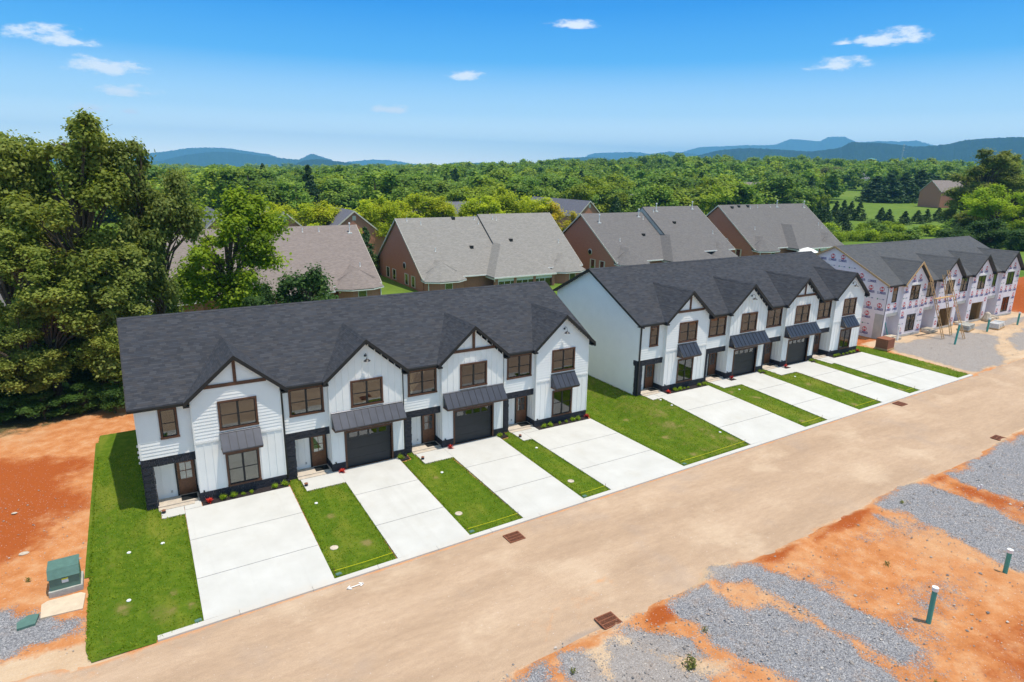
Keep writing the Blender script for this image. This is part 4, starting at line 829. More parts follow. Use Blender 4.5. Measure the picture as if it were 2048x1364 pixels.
# ------------------------------------------------------------------ brick houses behind
def roof_poly(mb, pts, t=.14):   # a planar roof facet given its top corners
    a = [Vector(p) for p in pts]; n = (a[1] - a[0]).cross(a[2] - a[0]).normalized()
    if n.z < 0: a = a[::-1]
    b = [p - Vector((0, 0, t)) for p in a]; k = len(a)
    mb.add(a + b, [tuple(range(k)), tuple(range(k, 2 * k))[::-1]] + [(i, i + k, (i + 1) % k + k, (i + 1) % k) for i in range(k)])
def brick_duplex(label, x0, x1, yf, yr, ze, zr, g, mats, step=.3, vents=(), gables=True, hips=True, group='brick duplex houses behind the townhouses'):
    """front (street side of our row) eave at y=yf height ze, ridge at y=yr height zr, ground g"""
    root = thing('brick_house', label, 'house', (x0, yf, g), 0, group); bw = x1 - x0; mid = bw / 2; d = yr - yf; H = zr - g; E = ze - g; sl = (H - E) / d; yb = 2 * d
    roofm = M[mats]
    MB().box(.25, bw - .25, .45, yb - .45, 0, E - .1).build('wall', M['red_brick'], root)
    for x, dz in ((.25, 0), (bw - .5, step)):
        MB().prism([(.45, E - .1), (yb - .45, E - .1), (d, H - .3 + dz * 0)], 'x', x, x + .25).build('gable_wall', M['red_brick'], root)
    MB().prism([(0, E), (0, E - .18), (d, H - .18), (yb, E - .18), (yb, E), (d, H)], 'x', 0, mid + .02).build('roof', roofm, root)
    MB().prism([(0, E + step), (0, E + step - .18), (d, H + step - .18), (yb, E + step - .18), (yb, E + step), (d, H + step)], 'x', mid, bw).build('roof', roofm, root)
    if step > .4: MB().prism([(.4, E), (.4, E + step - .2), (d, H + step - .2), (yb - .4, E + step - .2), (yb - .4, E), (d, H - .1)], 'x', mid + .04, mid + .2).build('step_wall', M['grey_board'], root)
    for x, dz in ((-.045, 0), (bw + .004, step)):
        MB().prism([(-.02, E + .01 + dz), (-.02, E - .26 + dz), (d, H - .26 + dz), (yb + .02, E - .26 + dz), (yb + .02, E + .01 + dz), (d, H + .015 + dz)], 'x', x, x + .04).build('rake_board', M['brick_trim'], root)
    for a, b, dz in ((0, mid, 0), (mid, bw, step)): MB().box(a, b, -.12, -.005, E - .2 + dz, E - .02 + dz).build('gutter', M['white_trim'], root)
    # clipped corner bays with low roofs
    if hips:
        for s, xc, dz in ((0, 3.3, 0), (1, bw - 3.3, step)):
            w = 3.3; P = [(xc - w, .6), (xc - w, -.9), (xc - w * .45, -2.1), (xc + w * .45, -2.1), (xc + w, -.9), (xc + w, .6)]
            MB().prism([(xc - w + .4, 1.5), (xc - w + .4, -.7), (xc - w * .4, -1.75), (xc + w * .4, -1.75), (xc + w - .4, -.7), (xc + w - .4, 1.5)], 'z', 0, E - .35).build('bay', M['red_brick'], root)
            ap = (xc, 1.0, E + 2.15); back = (xc, 2.6, E + 2.6 * sl * .78 + .1); q = MB(); z = E - .30
            ring = [(p[0], p[1], z + (.0 if abs(p[1]) > .7 else .1)) for p in P]
            for a, b in zip(ring[:-1], ring[1:]): roof_poly(q, [a, b, ap], .1)
            roof_poly(q, [ring[0], ap, (xc, 3.2, E + 2.25), (xc - w, .8, E + .3)], .1); roof_poly(q, [ring[-1], ap, (xc, 3.2, E + 2.25), (xc + w, .8, E + .3)], .1)
            q.build('bay_roof', roofm, root)
            q = MB()
            for a, b in zip(ring[:-1], ring[1:]):
                q.hexa([(a[0], a[1], a[2] - .24), (b[0], b[1], b[2] - .24), (b[0] * .985 + xc * .015, b[1] + .06, b[2] - .24), (a[0] * .985 + xc * .015, a[1] + .06, a[2] - .24)], [(a[0], a[1], a[2] - .03), (b[0], b[1], b[2] - .03), (b[0] * .985 + xc * .015, b[1] + .06, b[2] - .03), (a[0] * .985 + xc * .015, a[1] + .06, a[2] - .03)])
            q.build('gutter', M['white_trim'], root)
            q = MB(); q.box(-.5, .5, -.03, .0, 0, 1.35); q.box(-.42, .42, -.04, -.031, .08, 1.27)
            f = MB().box(-.6, .6, -.04, .02, 0, 1.45).build('window', M['brick_trim'], root, (xc, -1.76, E - 2.0)); MB().box(-.5, .5, -.06, -.041, .1, 1.35).build('pane', M['window_glass'], f)
            MB().box(-.05, .05, -.05, .03, -E + .4, 0).build('downspout', M['white_trim'], root, (xc + (w - .5) * (1 if s else -1), -1.0, E - .4))
    # middle sunroom under a hipped roof
    if gables:
        a0, a1 = mid - 3.9, mid + 7.2; yq = -2.6; q = MB(); zE = E - .15; rz = H * .52 + E * .48; ry = (rz - E) / sl
        pk = (mid + .2, ry - 2.5, rz); pb = (mid + .2, ry + .25, rz + .05)
        roof_poly(q, [(a0, yq, zE), (a1, yq, zE), pk], .12); roof_poly(q, [(a0, yq, zE), pk, pb, (a0, .1, zE + .05)], .12); roof_poly(q, [(a1, yq, zE), pk, pb, (a1 + .3, .4, zE + .45)], .12)
        q.build('sunroom_roof', roofm, root)
        MB().box(a0, a1, yq - .1, yq - .005, zE - .22, zE - .01).build('gutter', M['white_trim'], root)
        MB().prism([(yq, zE - .2), (.3, zE - .1), (.3, zE - .35), (yq, zE - .42)], 'x', a0 + .02, a0 + .1).build('fascia', M['brick_trim'], root)
        MB().box(a0 + .3, a1 - .3, yq + .35, yq + .5, zE - .75, zE - .2).build('sunroom_frieze', M['white_trim'], root)
        MB().box(a0 + .3, a1 - .3, yq + .35, .4, 0, zE - 2.2).build('sunroom_wall', M['red_brick'], root)
        for k in range(4):
            xx = a0 + .35 + k * (a1 - a0 - .7) / 3 - (.0 if k == 0 else .25); MB().box(xx, xx + .45, yq + .3, yq + .8, 0, zE - .2).build('brick_pier', M['red_brick'], root)
        for k in range(9):
            xx = a0 + .9 + k * (a1 - a0 - 1.8) / 9; f = MB().box(xx, xx + .09, yq + .38, yq + .46, zE - 2.2, zE - .75).build('sunroom_post', M['white_trim'], root)
            MB().box(xx + .09, xx + (a1 - a0 - 1.8) / 9, yq + .42, yq + .43, zE - 2.2, zE - .75).build('pane', M['window_glass'], f)
    # side wall windows with pale shutters, round vent
    if x0 > -5:
        for yy, zz in ((4.0, .9), (6.6, .9), (11.8, .9), (14.6, .9)):
            f = MB().box(-.04, 0, -.55, .55, 0, 1.7).build('window', M['brick_trim'], root, (.245, yy, zz)); MB().box(-.055, -.042, -.45, .45, .1, 1.6).build('pane', M['window_glass'], f)
            for s in (-.78, .56): MB().box(-.07, -.001, s, s + .22, 0, 1.7).build('shutter', M['brick_trim'], f)
        MB().tube((.16, 0, 0), (.26, 0, 0), .55, .55, 20).build('round_vent', M['brick_trim'], root, (0, d * .72, E + .9), True)
        MB().tube((.14, 0, 0), (.17, 0, 0), .42, .42, 20).build('round_vent_louvre', M['dark_interior'], root, (0, d * .72, E + .9), True)
    for fx, fy, kind in vents:
        z = E + fy * d * sl + (step if fx > .5 else 0); m = MB()
        if kind == 'tall': m.tube((0, 0, -.2), (0, 0, 1.3), .07, .07, 8).tube((0, 0, 1.25), (0, 0, 1.45), .16, .12, 8).box(-.3, .3, -.25, .25, -.15, .02)
        elif kind == 'box': m.box(-.25, .25, -.25, .25, -.2, .28)
        else: m.tube((0, 0, -.2), (0, 0, .55), .06, .06, 8).tube((0, 0, -.15), (0, 0, .06), .14, .09, 8)
        m.build('roof_vent', M['black_metal' if kind == 'box' else 'white_trim'], root, (fx * bw, fy * d, z))
    return root
V1 = [(.06, .95, 'pipe'), (.13, .88, 'pipe'), (.34, .97, 'box'), (.47, .95, 'pipe'), (.48, .86, 'pipe'), (.58, .9, 'pipe'), (.6, .88, 'pipe'), (.14, .42, 'pipe'), (.1, .1, 'pipe'), (.36, .45, 'box'), (.62, .5, 'box'), (.93, .42, 'pipe')]
V2 = [(.09, .8, 'tall'), (.44, .9, 'tall'), (.46, .84, 'pipe'), (.56, .88, 'pipe'), (.59, .9, 'tall'), (.93, .93, 'tall'), (.14, .4, 'pipe'), (.13, .14, 'pipe'), (.36, .5, 'box'), (.66, .62, 'box'), (.92, .35, 'pipe')]
V3 = [(.12, .93, 'box'), (.2, .95, 'box'), (.3, .95, 'box'), (.31, .9, 'pipe'), (.4, .92, 'pipe'), (.55, .93, 'pipe'), (.63, .93, 'tall'), (.95, .9, 'tall'), (.17, .42, 'pipe'), (.17, .12, 'pipe'), (.93, .45, 'pipe'), (.94, .38, 'pipe')]
V0 = [(.25, .9, 'pipe'), (.72, .9, 'pipe'), (.8, .9, 'pipe'), (.95, .86, 'tall'), (.93, .28, 'pipe'), (.08, .2, 'pipe')]
brick_duplex('brick house with rosy brown roof behind the dark leafy bush', 1.3, 29.9, 46.6, 57, 3.1, 10.1, .2, 'shingle_rose', .0, V0)
brick_duplex('brick house with the palest grey beige roof, white sunroom gutters', 36.0, 64.3, 46.8, 57, 3.1, 10.85, .3, 'shingle_pale', .35, V1)
brick_duplex('brick house with grey mauve roof stepped up halfway along its ridge', 69.6, 98.0, 44.6, 55, 3.75, 11.05, .9, 'shingle_mauve', .95, V2)
brick_duplex('brick house with unstepped grey roof and three black ridge vents', 105.2, 133.0, 45.9, 56, 4.1, 12.0, 1.1, 'shingle_mauve', .0, V3)
brick_duplex('brick house mostly hidden by the big oaks', -33, -4.5, 46.0, 56.5, 3.1, 10.1, .2, 'shingle_mauve', .0, [])
def gabled_house(name, label, x, y, w, d, eave, peak, g, axis, roofm, wallm='red_brick', group=None, rz=0, windows=2):
    root = thing(name, label, 'house', (x, y, g), rz, group); E, H = eave - g, peak - g
    MB().box(-w / 2 + .3, w / 2 - .3, .3, d - .3, 0, E - .05).build('wall', M[wallm], root)
    if axis == 'y':
        for yy in (.3, d - .5): MB().prism([(-w / 2 + .3, E - .05), (w / 2 - .3, E - .05), (0, H - .25)], 'y', yy, yy + .2).build('gable_wall', M[wallm], root)
        MB().prism([(-w / 2, E), (-w / 2, E - .15), (0, H - .15), (w / 2, E - .15), (w / 2, E), (0, H)], 'y', 0, d).build('roof', M[roofm], root)
        MB().prism([(-w / 2 - .03, E), (-w / 2 - .03, E - .3), (0, H - .3), (w / 2 + .03, E - .3), (w / 2 + .03, E), (0, H + .02)], 'y', -.045, -.005).build('rake_board', M['brick_trim'], root)
        MB().box(-.35, .35, .27, .30, H - 1.9, H - 1.0).build('gable_vent', M['brick_trim'], root)
    else:
        for xx in (-w / 2 + .3, w / 2 - .5): MB().prism([(.3, E - .05), (d - .3, E - .05), (d / 2, H - .25)], 'x', xx, xx + .2).build('gable_wall', M[wallm], root)
        MB().prism([(0, E), (0, E - .15), (d / 2, H - .15), (d, E - .15), (d, E), (d / 2, H)], 'x', -w / 2, w / 2).build('roof', M[roofm], root)
        for xx in (-w / 2 - .045, w / 2 + .005): MB().prism([(-.02, E), (-.02, E - .3), (d / 2, H - .3), (d + .02, E - .3), (d + .02, E), (d / 2, H + .02)], 'x', xx, xx + .04).build('rake_board', M['brick_trim'], root)
    for k in range(windows):
        xx = (k - (windows - 1) / 2) * w / (windows + .6); f = MB().box(-.6, .6, -.03, .02, 0, 1.4).build('window', M['brick_trim'], root, (xx, .295, .9)); MB().box(-.5, .5, -.045, -.032, .1, 1.3).build('pane', M['window_glass'], f)
    return root
G2 = 'second line of brick houses among the lime trees'
gabled_house('brick_house', 'brick house gable half hidden behind the upright golden tree', 15.5, 90, 9, 22, 5.6, 10.0, .5, 'y', 'shingle_blue', group=G2)
gabled_house('brick_house', 'brick gable with blue grey roof between lime green trees, narrower one', 26.2, 88, 11, 26, 5.2, 10.1, .5, 'y', 'shingle_blue', group=G2)
gabled_house('brick_house', 'brick gable end rising behind the dark spire evergreen', 39.3, 88, 13.5, 26, 4.6, 10.1, .5, 'y', 'shingle_blue', group=G2)
gabled_house('brick_house', 'small orange brick gable beside the golden yellow tree', 112.6, 108, 9, 30, 6.0, 10.3, .8, 'y', 'shingle_blue', group=G2)
gabled_house('brick_house', 'low purple grey roof peeping between two lime green crowns', 74, 114, 26, 12, 5.4, 9.9, .6, 'x', 'shingle_blue', group=G2)
FARH = 'far houses among the trees of the valley'
for nm, lb, x, y, w, d, e, pk, ax, rm, wm, rz in [
    ('far_house', 'tan roofed far house with green gable at the edge of the wood', 157, 170, 16, 11, 5.4, 8.4, 'x', 'shingle_pale', 'white_trim', .3),
    ('far_house', 'small far house with pinkish roof and pale wall among young evergreens', 176, 166, 14, 10, 4.8, 8.0, 'x', 'shingle_rose', 'white_trim', -.3),
    ('far_house', 'far house with two pale grey roofs behind the dark pine', 202, 185, 18, 11, 5.4, 8.6, 'x', 'shingle_pale', 'white_trim', .2),
    ('far_house', 'far brownish roofed house beside the round russet tree', 330, 224, 18, 12, 9.0, 13.4, 'x', 'shingle_rose', 'brick_trim', 0),
    ('far_house', 'large far house with brown hipped roof by the dark evergreens', 362, 132, 19, 13, 11.0, 16.6, 'x', 'shingle_rose', 'red_brick', -.25),
    ('far_house', 'far brick house with reddish brown roof at the wood edge', 367, 120, 18, 12, 7.6, 12.0, 'x', 'shingle_rose', 'red_brick', -.3),
    ('far_house', 'far grey roofed farmhouse below the blue water tower', 560, 300, 34, 18, 15.5, 21.5, 'x', 'shingle_blue', 'white_trim', .2)]:
    gabled_house(nm, lb, x, y, w, d, e, pk, min(fz(x, y), e - 3.2), ax, rm, wm, FARH, rz, 3)
def water_tower():
    x, y = 1289.5, 731; g = fz(x, y); H = 45 - g
    t = thing('water_tower', 'blue bulb water tower standing before the dark mountain', 'water tower', (x, y, g))
    MB().lathe([(1.0, H - 5), (4, H - 3.8), (7.3, H - 1), (7.9, H + 1.8), (7.2, H + 4.4), (4.2, H + 6.4), (.5, H + 7.0)], n=24).build('tank', M['water_tank'], t, smooth=True)
    MB().lathe([(3.2, 0), (1.5, 5), (1.2, H - 8), (2.0, H - 4.8)], n=16).build('column', M['water_tank'], t, smooth=True)
water_tower()
def mast():
    x, y = 1052.3, 541.7; g = fz(x, y); H = 67 - g; t = thing('lattice_mast', 'thin grey lattice radio mast right of the water tower', 'radio mast', (x, y, g)); m = MB()
    for s in ((-1, -1), (1, -1), (0, 1)): m.tube((s[0] * 1.2, s[1] * 1.2, 0), (s[0] * .6, s[1] * .6, H), .16, .13, 5)
    for k in range(int(H / 3)): z = k * 3; m.tube((-1.1, -1.1, z), (1, -1, z + 3), .08, .08, 4).tube((1.1, -1.1, z), (0, 1, z + 3), .08, .08, 4)
    m.build('lattice', M['galvanised'], t)
    for z, a in ((H - 1, 0), (H - 5, 2), (H - 9, 4)): MB().box(-1.8, 1.8, -1.3, -.9, z - 1.2, z).build('antenna', M['galvanised'], t)
mast()
for lb, x, y, h in [('timber power pole above the dark wood ridge', 414.7, 278, 20), ('thin grey power pole before the wood, centre of valley', 164.9, 350, 13), ('pale double power pole before the far wood', 79, 356, 13)]:
    g = fz(x, y); t = thing('power_pole', lb, 'power pole', (x, y, g), .6, 'power poles in the valley'); MB().tube((0, 0, 0), (0, 0, h), .22, .14, 8).build('pole', M['bark'], t); MB().box(-1.6, 1.6, -.08, .08, h - 1.2, h - 1.0).build('crossarm', M['bark'], t)

# ------------------------------------------------------------------ trees
def leaf_quads(C_, Nn, rad, flat, size, up=1.0, per=None, seed=0, tint=None, tspread=.16):
    """C_ clump centres (k,3); returns V,F,tint"""
    r = np.random.default_rng(seed); k = len(C_); per = per if per is not None else np.full(k, Nn // k)
    idx = np.repeat(np.arange(k), per); n = len(idx); d = r.normal(0, 1, (n, 3)); d /= np.linalg.norm(d, axis=1)[:, None]; rr = np.where(r.random(n) < .22, r.uniform(.8, 1.75, n), r.random(n) ** .5)
    rad = np.broadcast_to(rad, (k,)); P = C_[idx] + d * (rr * rad[idx])[:, None] * np.array([1, 1, flat])
    nrm = d * .7 + np.array([0, 0, up]) + r.normal(0, .55, (n, 3)); nrm /= np.linalg.norm(nrm, axis=1)[:, None]
    a = np.cross(nrm, r.normal(0, 1, (n, 3))); a /= np.linalg.norm(a, axis=1)[:, None]; b = np.cross(nrm, a); s = r.uniform(.6, 1.35, n)[:, None] * size
    V = np.stack([P - a * s, P - b * s * .72, P + a * s, P + b * s * .72], 1).reshape(-1, 3); F = np.arange(4 * n).reshape(n, 4)
    ct = (tint if tint is not None else r.normal(.5, tspread, k))[idx]; t = np.clip(ct + r.normal(0, .13, n), 0, 1)
    return V, F, np.repeat(t, 4)
def tree_mesh(name, H, W, leafm, n_leaf=12000, size=.2, clumps=60, trunk_h=.28, seed=0, lobes=5, sparse=0., flat=.7, clump_r=.13, trunk=True, base=.22, shape='round', open_top=False):
    r = np.random.default_rng(seed); k = clumps; R0 = W / 2
    # lobes make the uneven outline
    LB = [(np.array([0, 0, H * (.5 + base * .5)]), np.array([R0 * .75, R0 * .75, H * (.5 - base * .5)]))]
    for i in range(lobes):
        a = 6.283 * i / lobes + r.uniform(-.5, .5); zz = H * r.uniform(base + .16, .80); q = r.uniform(.35, .62); s = r.uniform(.34, .52); LB.append((np.array([math.cos(a) * R0 * q, math.sin(a) * R0 * q, zz]), np.array([R0 * s, R0 * s, H * s * .33 * (1.2 if H < W else .8)])))
    C_ = []
    while len(C_) < k:
        c, s = LB[r.integers(len(LB))] if r.random() > .25 else LB[0]; d = r.normal(0, 1, 3); d /= np.linalg.norm(d); p = c + d * s * r.uniform(.72, 1.0) * (1 if r.random() < .8 else .6)
        if p[2] < H * base: p[2] = H * base + r.uniform(0, .1) * H
        if (np.hypot(p[0], p[1]) / R0) ** 2 + (max(0, p[2] - H * .45) / (H * .53)) ** 3.2 > 1.0 or np.hypot(p[0], p[1]) > R0: continue
        C_.append(p)
    C_ = np.array(C_)
    for _ in range(2):    # draw stray clumps back to their neighbours
        dd = np.linalg.norm(C_[:, None] - C_[None], axis=2); np.fill_diagonal(dd, 1e9); nn = np.argsort(dd, 1)[:, :3]; far_ = np.take_along_axis(dd, nn, 1).mean(1) > W * clump_r * 1.35; C_[far_] = C_[far_] * .5 + C_[nn[far_]].mean(1) * .5
    rad = W * clump_r * r.uniform(.6, 1.3, k); size_top = np.clip((C_[:, 2] / H - .7) / .3, 0, 1)
    if open_top: rad *= 1 - .38 * size_top
    V, F, t = leaf_quads(C_, n_leaf, rad, flat, size, seed=seed + 1)
    leaf = np_mesh(name + '_crown', V, F, M[leafm], {'tint': t})
    m = MB(); tr = max(.05, H * .018); ht = H * trunk_h; lean = r.uniform(-.3, .3, 2) * H * .05; top = Vector((lean[0], lean[1], H * .82)); m.tube((0, 0, -.3), (lean[0] * .5, lean[1] * .5, ht), tr * 1.25, tr, 9, False); m.tube((lean[0] * .5, lean[1] * .5, ht), top, tr, tr * .3, 8, False)
    if trunk:
        for p in C_[:: max(1, k // (140 if open_top else 60))]:
            s0 = r.uniform(.25, .85); zs = ht * .7 + (min(p[2], H * .8) - ht * .7) * s0 * .6; a = Vector((lean[0] * .6, lean[1] * .6, max(zs, ht * .6))); mid = Vector(((a.x + p[0]) / 2 * .9, (a.y + p[1]) / 2 * .9, (a.z * .35 + p[2] * .65))); rr = tr * .38
            m.tube(a, mid, rr, rr * .6, 5, False); m.tube(mid, Vector(p), rr * .6, rr * .15, 4, False)
            for _ in range(2):
                e = Vector(p) + Vector(r.normal(0, .6, 3)) * W * clump_r; m.tube(Vector(p) * .7 + mid * .3, e, rr * .25, rr * .06, 3, False)
    return leaf, m.mesh(name + '_trunk', M['bark'])
def conifer_mesh(name, H, W, leafm, n_leaf=3000, size=.2, seed=0, full=.0):
    r = np.random.default_rng(seed); k = int(90); C_ = []; rad = []
    for i in range(k):
        q = (i + r.random()) / k; z = H * (.04 + .95 * q); R1 = (W / 2) * ((1 - q) ** .8 + .03); a = r.uniform(0, 6.283); f = r.uniform(.55, .95); C_.append((math.cos(a) * R1 * f, math.sin(a) * R1 * f, z)); rad.append(W * .16 * (1.15 - q) + .05)
    V, F, t = leaf_quads(np.array(C_), n_leaf, np.array(rad), .8, size, .2, seed=seed + 1); m = MB().tube((0, 0, -.2), (0, 0, H * .9), H * .016, .02, 6, False)
    return np_mesh(name + '_crown', V, F, M[leafm], {'tint': t}), m.mesh(name + '_trunk', M['bark'])
def put_tree(meshes, HW, name, label, cat, x, y, g, h, w, group=None, rz=None):
    H, W = HW; t = thing(name, label, cat, (x, y, g), rng.uniform(0, 6.28) if rz is None else rz, group); s = (w / W, w / W, h / H)
    a = obj('crown', meshes[0], t); a.scale = s; b = obj('trunk', meshes[1], t); b.scale = s
    return t
oakA = tree_mesh('oak', 21, 11, 'leaf_oak', 46000, .15, 135, seed=11, clump_r=.088, base=.10, lobes=8, open_top=True)
oakB = tree_mesh('oak', 17, 9, 'leaf_oak', 34000, .15, 110, seed=23, clump_r=.10, base=.08, lobes=7, open_top=True)
OG = 'tall oaks at the edge of the red clay lot'
put_tree(oakA, (21, 11), 'oak_tree', 'tallest oak with an airy crown against the sky over the clay lot', 'tree', -2.4, 23.5, 0, 24.0, 11.2, OG, .4)
put_tree(oakB, (17, 9), 'oak_tree', 'oak whose crown leans out over the dark shingled roof corner', 'tree', 2.6, 24.5, 0, 23.2, 7.4, OG, 2.0)
put_tree(oakB, (17, 9), 'oak_tree', 'oak crown cut by the picture edge, highest there', 'tree', -7.8, 26.5, 0, 23.0, 9.2, OG, 4.0)
put_tree(oakB, (17, 9), 'oak_tree', 'rounded oak crown between the tallest oak and the picture edge', 'tree', -5.4, 28.5, 0, 23.6, 8.0, OG, .9)
put_tree(oakA, (21, 11), 'oak_tree', 'broad lower oak in front of the tallest one', 'tree', -5.2, 20.5, 0, 15.2, 8.4, OG, 3.1)
put_tree(oakB, (17, 9), 'oak_tree', 'oak nearest the roof corner, below the leaning crown', 'tree', -1.0, 20.5, 0, 14.0, 7.6, OG, 5.2)
put_tree(oakB, (17, 9), 'oak_tree', 'small oak at the lawn end by the shingled roof', 'tree', -1.3, 19.0, 0, 8.6, 4.6, OG, 1.0)
put_tree(oakA, (21, 11), 'oak_tree', 'low dark oak at the shaded clay bank', 'tree', -6.6, 19.5, 0, 9.5, 6.4, OG, 5.8)
maple = tree_mesh('maple', 15, 12, 'leaf_green', 38000, .15, 120, seed=31, clump_r=.085, base=.14, lobes=8)
put_tree(maple, (15, 12), 'maple_tree', 'bright green spreading tree above the dark ridge', 'tree', 9.2, 34, 0, 17.0, 13.6, None, 1.1)
bush = tree_mesh('laurel', 9, 7, 'leaf_deep', 20000, .13, 90, seed=41, clump_r=.10, base=.05, lobes=7, flat=.8)
put_tree(bush, (9, 7), 'laurel_tree', 'dark glossy round bush just behind the roof ridge', 'tree', 14.4, 22.5, 0, 10.5, 7.6, None, .7)
put_tree(bush, (9, 7), 'laurel_tree', 'dark low bush beneath the spreading green tree', 'tree', 10.9, 24, 0, 8.6, 4.4, None, 2.7)
spire = conifer_mesh('spire_evergreen', 9, 4, 'leaf_conifer', 7000, .14, 5)
put_tree(spire, (9, 4), 'evergreen_tree', 'dark pointed evergreen between two brick gables', 'tree', 34.2, 66, .3, 8.6, 4.6)
lime = [tree_mesh('lime', 11, 8, 'leaf_lime', 13000, .17, 70, seed=50 + i, clump_r=.12, base=.12, lobes=6, flat=.8) for i in range(3)]
gold = [tree_mesh('gold', 11, 7, 'leaf_yellow', 9000, .17, 55, seed=60, clump_r=.12, base=.12, lobes=5), conifer_mesh('golden_spire', 11, 3.6, 'leaf_lime', 7000, .16, 61)]
LIME = [(24.9, 92.0, 1.0, 10.3, 6.6), (31.4, 110.0, 1.0, 10.2, 6.5), (32.5, 98.0, 1.0, 9.9, 7.1), (35.8, 96.0, 1.0, 10.4, 7.6), (41.1, 100.0, 1.0, 9.9, 8.5), (45.4, 98.0, 1.0, 10.6, 7.4), (45.9, 90.0, 1.0, 11.4, 6.1), (51.9, 96.0, 1.0, 11.7, 7.5), (58.2, 100.0, 1.0, 11.7, 9.0), (61.9, 96.0, 1.0, 11.1, 7.8), (67.9, 98.0, 1.0, 10.4, 8.1), (72.0, 96.0, 1.0, 11.4, 8.1), (78.4, 98.0, 1.0, 12.9, 9.5), (82.8, 96.0, 1.0, 12.7, 8.3), (84.6, 90.0, 1.0, 11.2, 7.0), (152.8, 150.0, 1.0, 5.1, 4.4), (166.5, 135.0, 1.0, 9.3, 8.0), (176.3, 135.0, 1.0, 9.6, 10.9), (188.5, 138.0, 1.0, 8.9, 9.4), (210.2, 150.0, 1.1, 7.4, 9.2), (34.0, 76, .5, 7.5, 6.0), (50, 82, .5, 8.8, 7), (60, 80, .5, 9.0, 7), (29.5, 78, .5, 8.0, 5.5), (70, 84, .5, 9, 7)]
for i, (x, y, g, h, w) in enumerate(LIME):
    far = i in (15, 16, 17, 18, 19)
    put_tree(lime[i % 3], (11, 8), 'lime_tree', 'yellow green round tree beyond the stepped mauve roof' if far else 'yellow green round tree behind the brick house roofs', 'tree', x, y, g - .3, h + .5, w * 1.25, 'yellow green trees beyond the stepped roof' if far else 'yellow green trees behind the brick houses')
put_tree(gold[0], (11, 7), 'golden_tree', 'golden yellow tree above the pale roof, fuller one', 'tree', 84.9, 87.0, .7, 11.6, 7.2, 'golden yellow trees')
put_tree(gold[0], (11, 7), 'golden_tree', 'lower golden tree tucked against the mauve roof gable', 'tree', 87.2, 82.0, .7, 9.6, 6.0, 'golden yellow trees', 2.2)
put_tree(gold[1], (11, 3.6), 'golden_spire_tree', 'upright golden green conical tree, taller of the pair', 'tree', 19.4, 79, .5, 11.2, 3.8, 'upright golden green conical trees')
put_tree(gold[1], (11, 3.6), 'golden_spire_tree', 'upright golden green conical tree, shorter of the pair', 'tree', 16.0, 78, .5, 10.2, 3.5, 'upright golden green conical trees')
mid = [tree_mesh('broadleaf', 12, 11, 'leaf_far', 6500, .30, 60, seed=70 + i, clump_r=.12, base=.06, lobes=6, trunk=False) for i in range(3)] + [tree_mesh('broadleaf', 12, 11, 'leaf_far_yellowish', 6500, .30, 60, seed=75, clump_r=.12, base=.06, lobes=6, trunk=False)]
con = [conifer_mesh('conifer', 10, 5, 'leaf_conifer', 3500, .24, 81), conifer_mesh('conifer', 10, 5.5, 'leaf_conifer', 3500, .24, 83)]
for i, (x, y, g, h, w) in enumerate([(50.8, 187.8, 1.0, 12.9, 10.0), (61.1, 190.4, 1.0, 12.6, 10.7), (70.4, 198.2, 1.0, 13.2, 9.9), (35.2, 160.3, 1.0, 9.9, 7.1), (113.0, 241.6, 1.0, 16.0, 19.1), (247.4, 182.7, 1.7, 13.4, 14.4), (216.5, 171.9, 1.3, 11.4, 13.3), (237.5, 163.6, 1.4, 11.5, 10.1), (258.5, 169.5, 1.7, 9.7, 11.8), (75.3, 191.5, 1.0, 6.4, 10.8), (106.9, 200.7, 1.0, 10.7, 13.8), (122.0, 204.6, 1.0, 11.4, 14.4), (141.7, 216.8, 1.1, 12.4, 15.5), (156.0, 208.3, 1.1, 11.7, 15.5), (172.7, 209.2, 1.2, 12.6, 18.2), (171.5, 185.3, 1.0, 10.5, 12.7)]):
    put_tree(mid[i % 3] if i > 3 else mid[i % 2], (12, 11), 'broadleaf_tree', 'dark green crown in the valley just past the lime trees', 'tree', x, y, g, h, w, 'dark crowns in the valley past the lime trees')
for i, (x, y, g, h, w) in enumerate([(157.8, 138.2, 1.0, 7.7, 5.3), (151.9, 136.8, 1.0, 8.2, 4.5), (163.7, 139.6, 1.0, 8.1, 5.4), (151.1, 145.3, 1.0, 7.8, 5.0), (150.4, 163.6, 1.0, 6.6, 4.2)]):
    put_tree(con[i % 2], (10, 5), 'evergreen_tree', 'small dark evergreen by the far pinkish roofed house', 'tree', x, y, g, h, w, 'small evergreens by the far houses')
RL = ['round russet green tree at the meadow edge', 'pale green upright tree at the meadow edge', 'olive green tree behind the meadow, fuller one', 'olive green tree nearest the white hut', 'green tree left of the russet one', 'green tree above the grey ridge end', 'green tree half behind the pale upright one']
RX = [(327.2, 200.1, 3.6, 13.3, 22.5), (423.2, 253.6, 7.9, 15.4, 15.5), (454.4, 263.4, 9.3, 16.3, 22.2), (491.4, 273.7, 10.8, 13.8, 23.5), (321.5, 211.6, 3.8, 7.9, 14.4), (295.4, 207.8, 3.1, 10.5, 13.7), (444.6, 264.6, 9.0, 9.3, 22.1)]
olive = tree_mesh('olive_green', 14, 18, 'leaf_olive', 9000, .36, 70, seed=90, clump_r=.11, base=.05, lobes=7, trunk=False)
for i, (x, y, g, h, w) in enumerate(RX):
    ms, hw = (olive, (14, 18)) if i in (0, 2, 3) else (mid[3], (12, 11)); put_tree(ms, hw, 'broadleaf_tree', RL[i], 'tree', x, y, fz(x, y), h + g - fz(x, y), w)
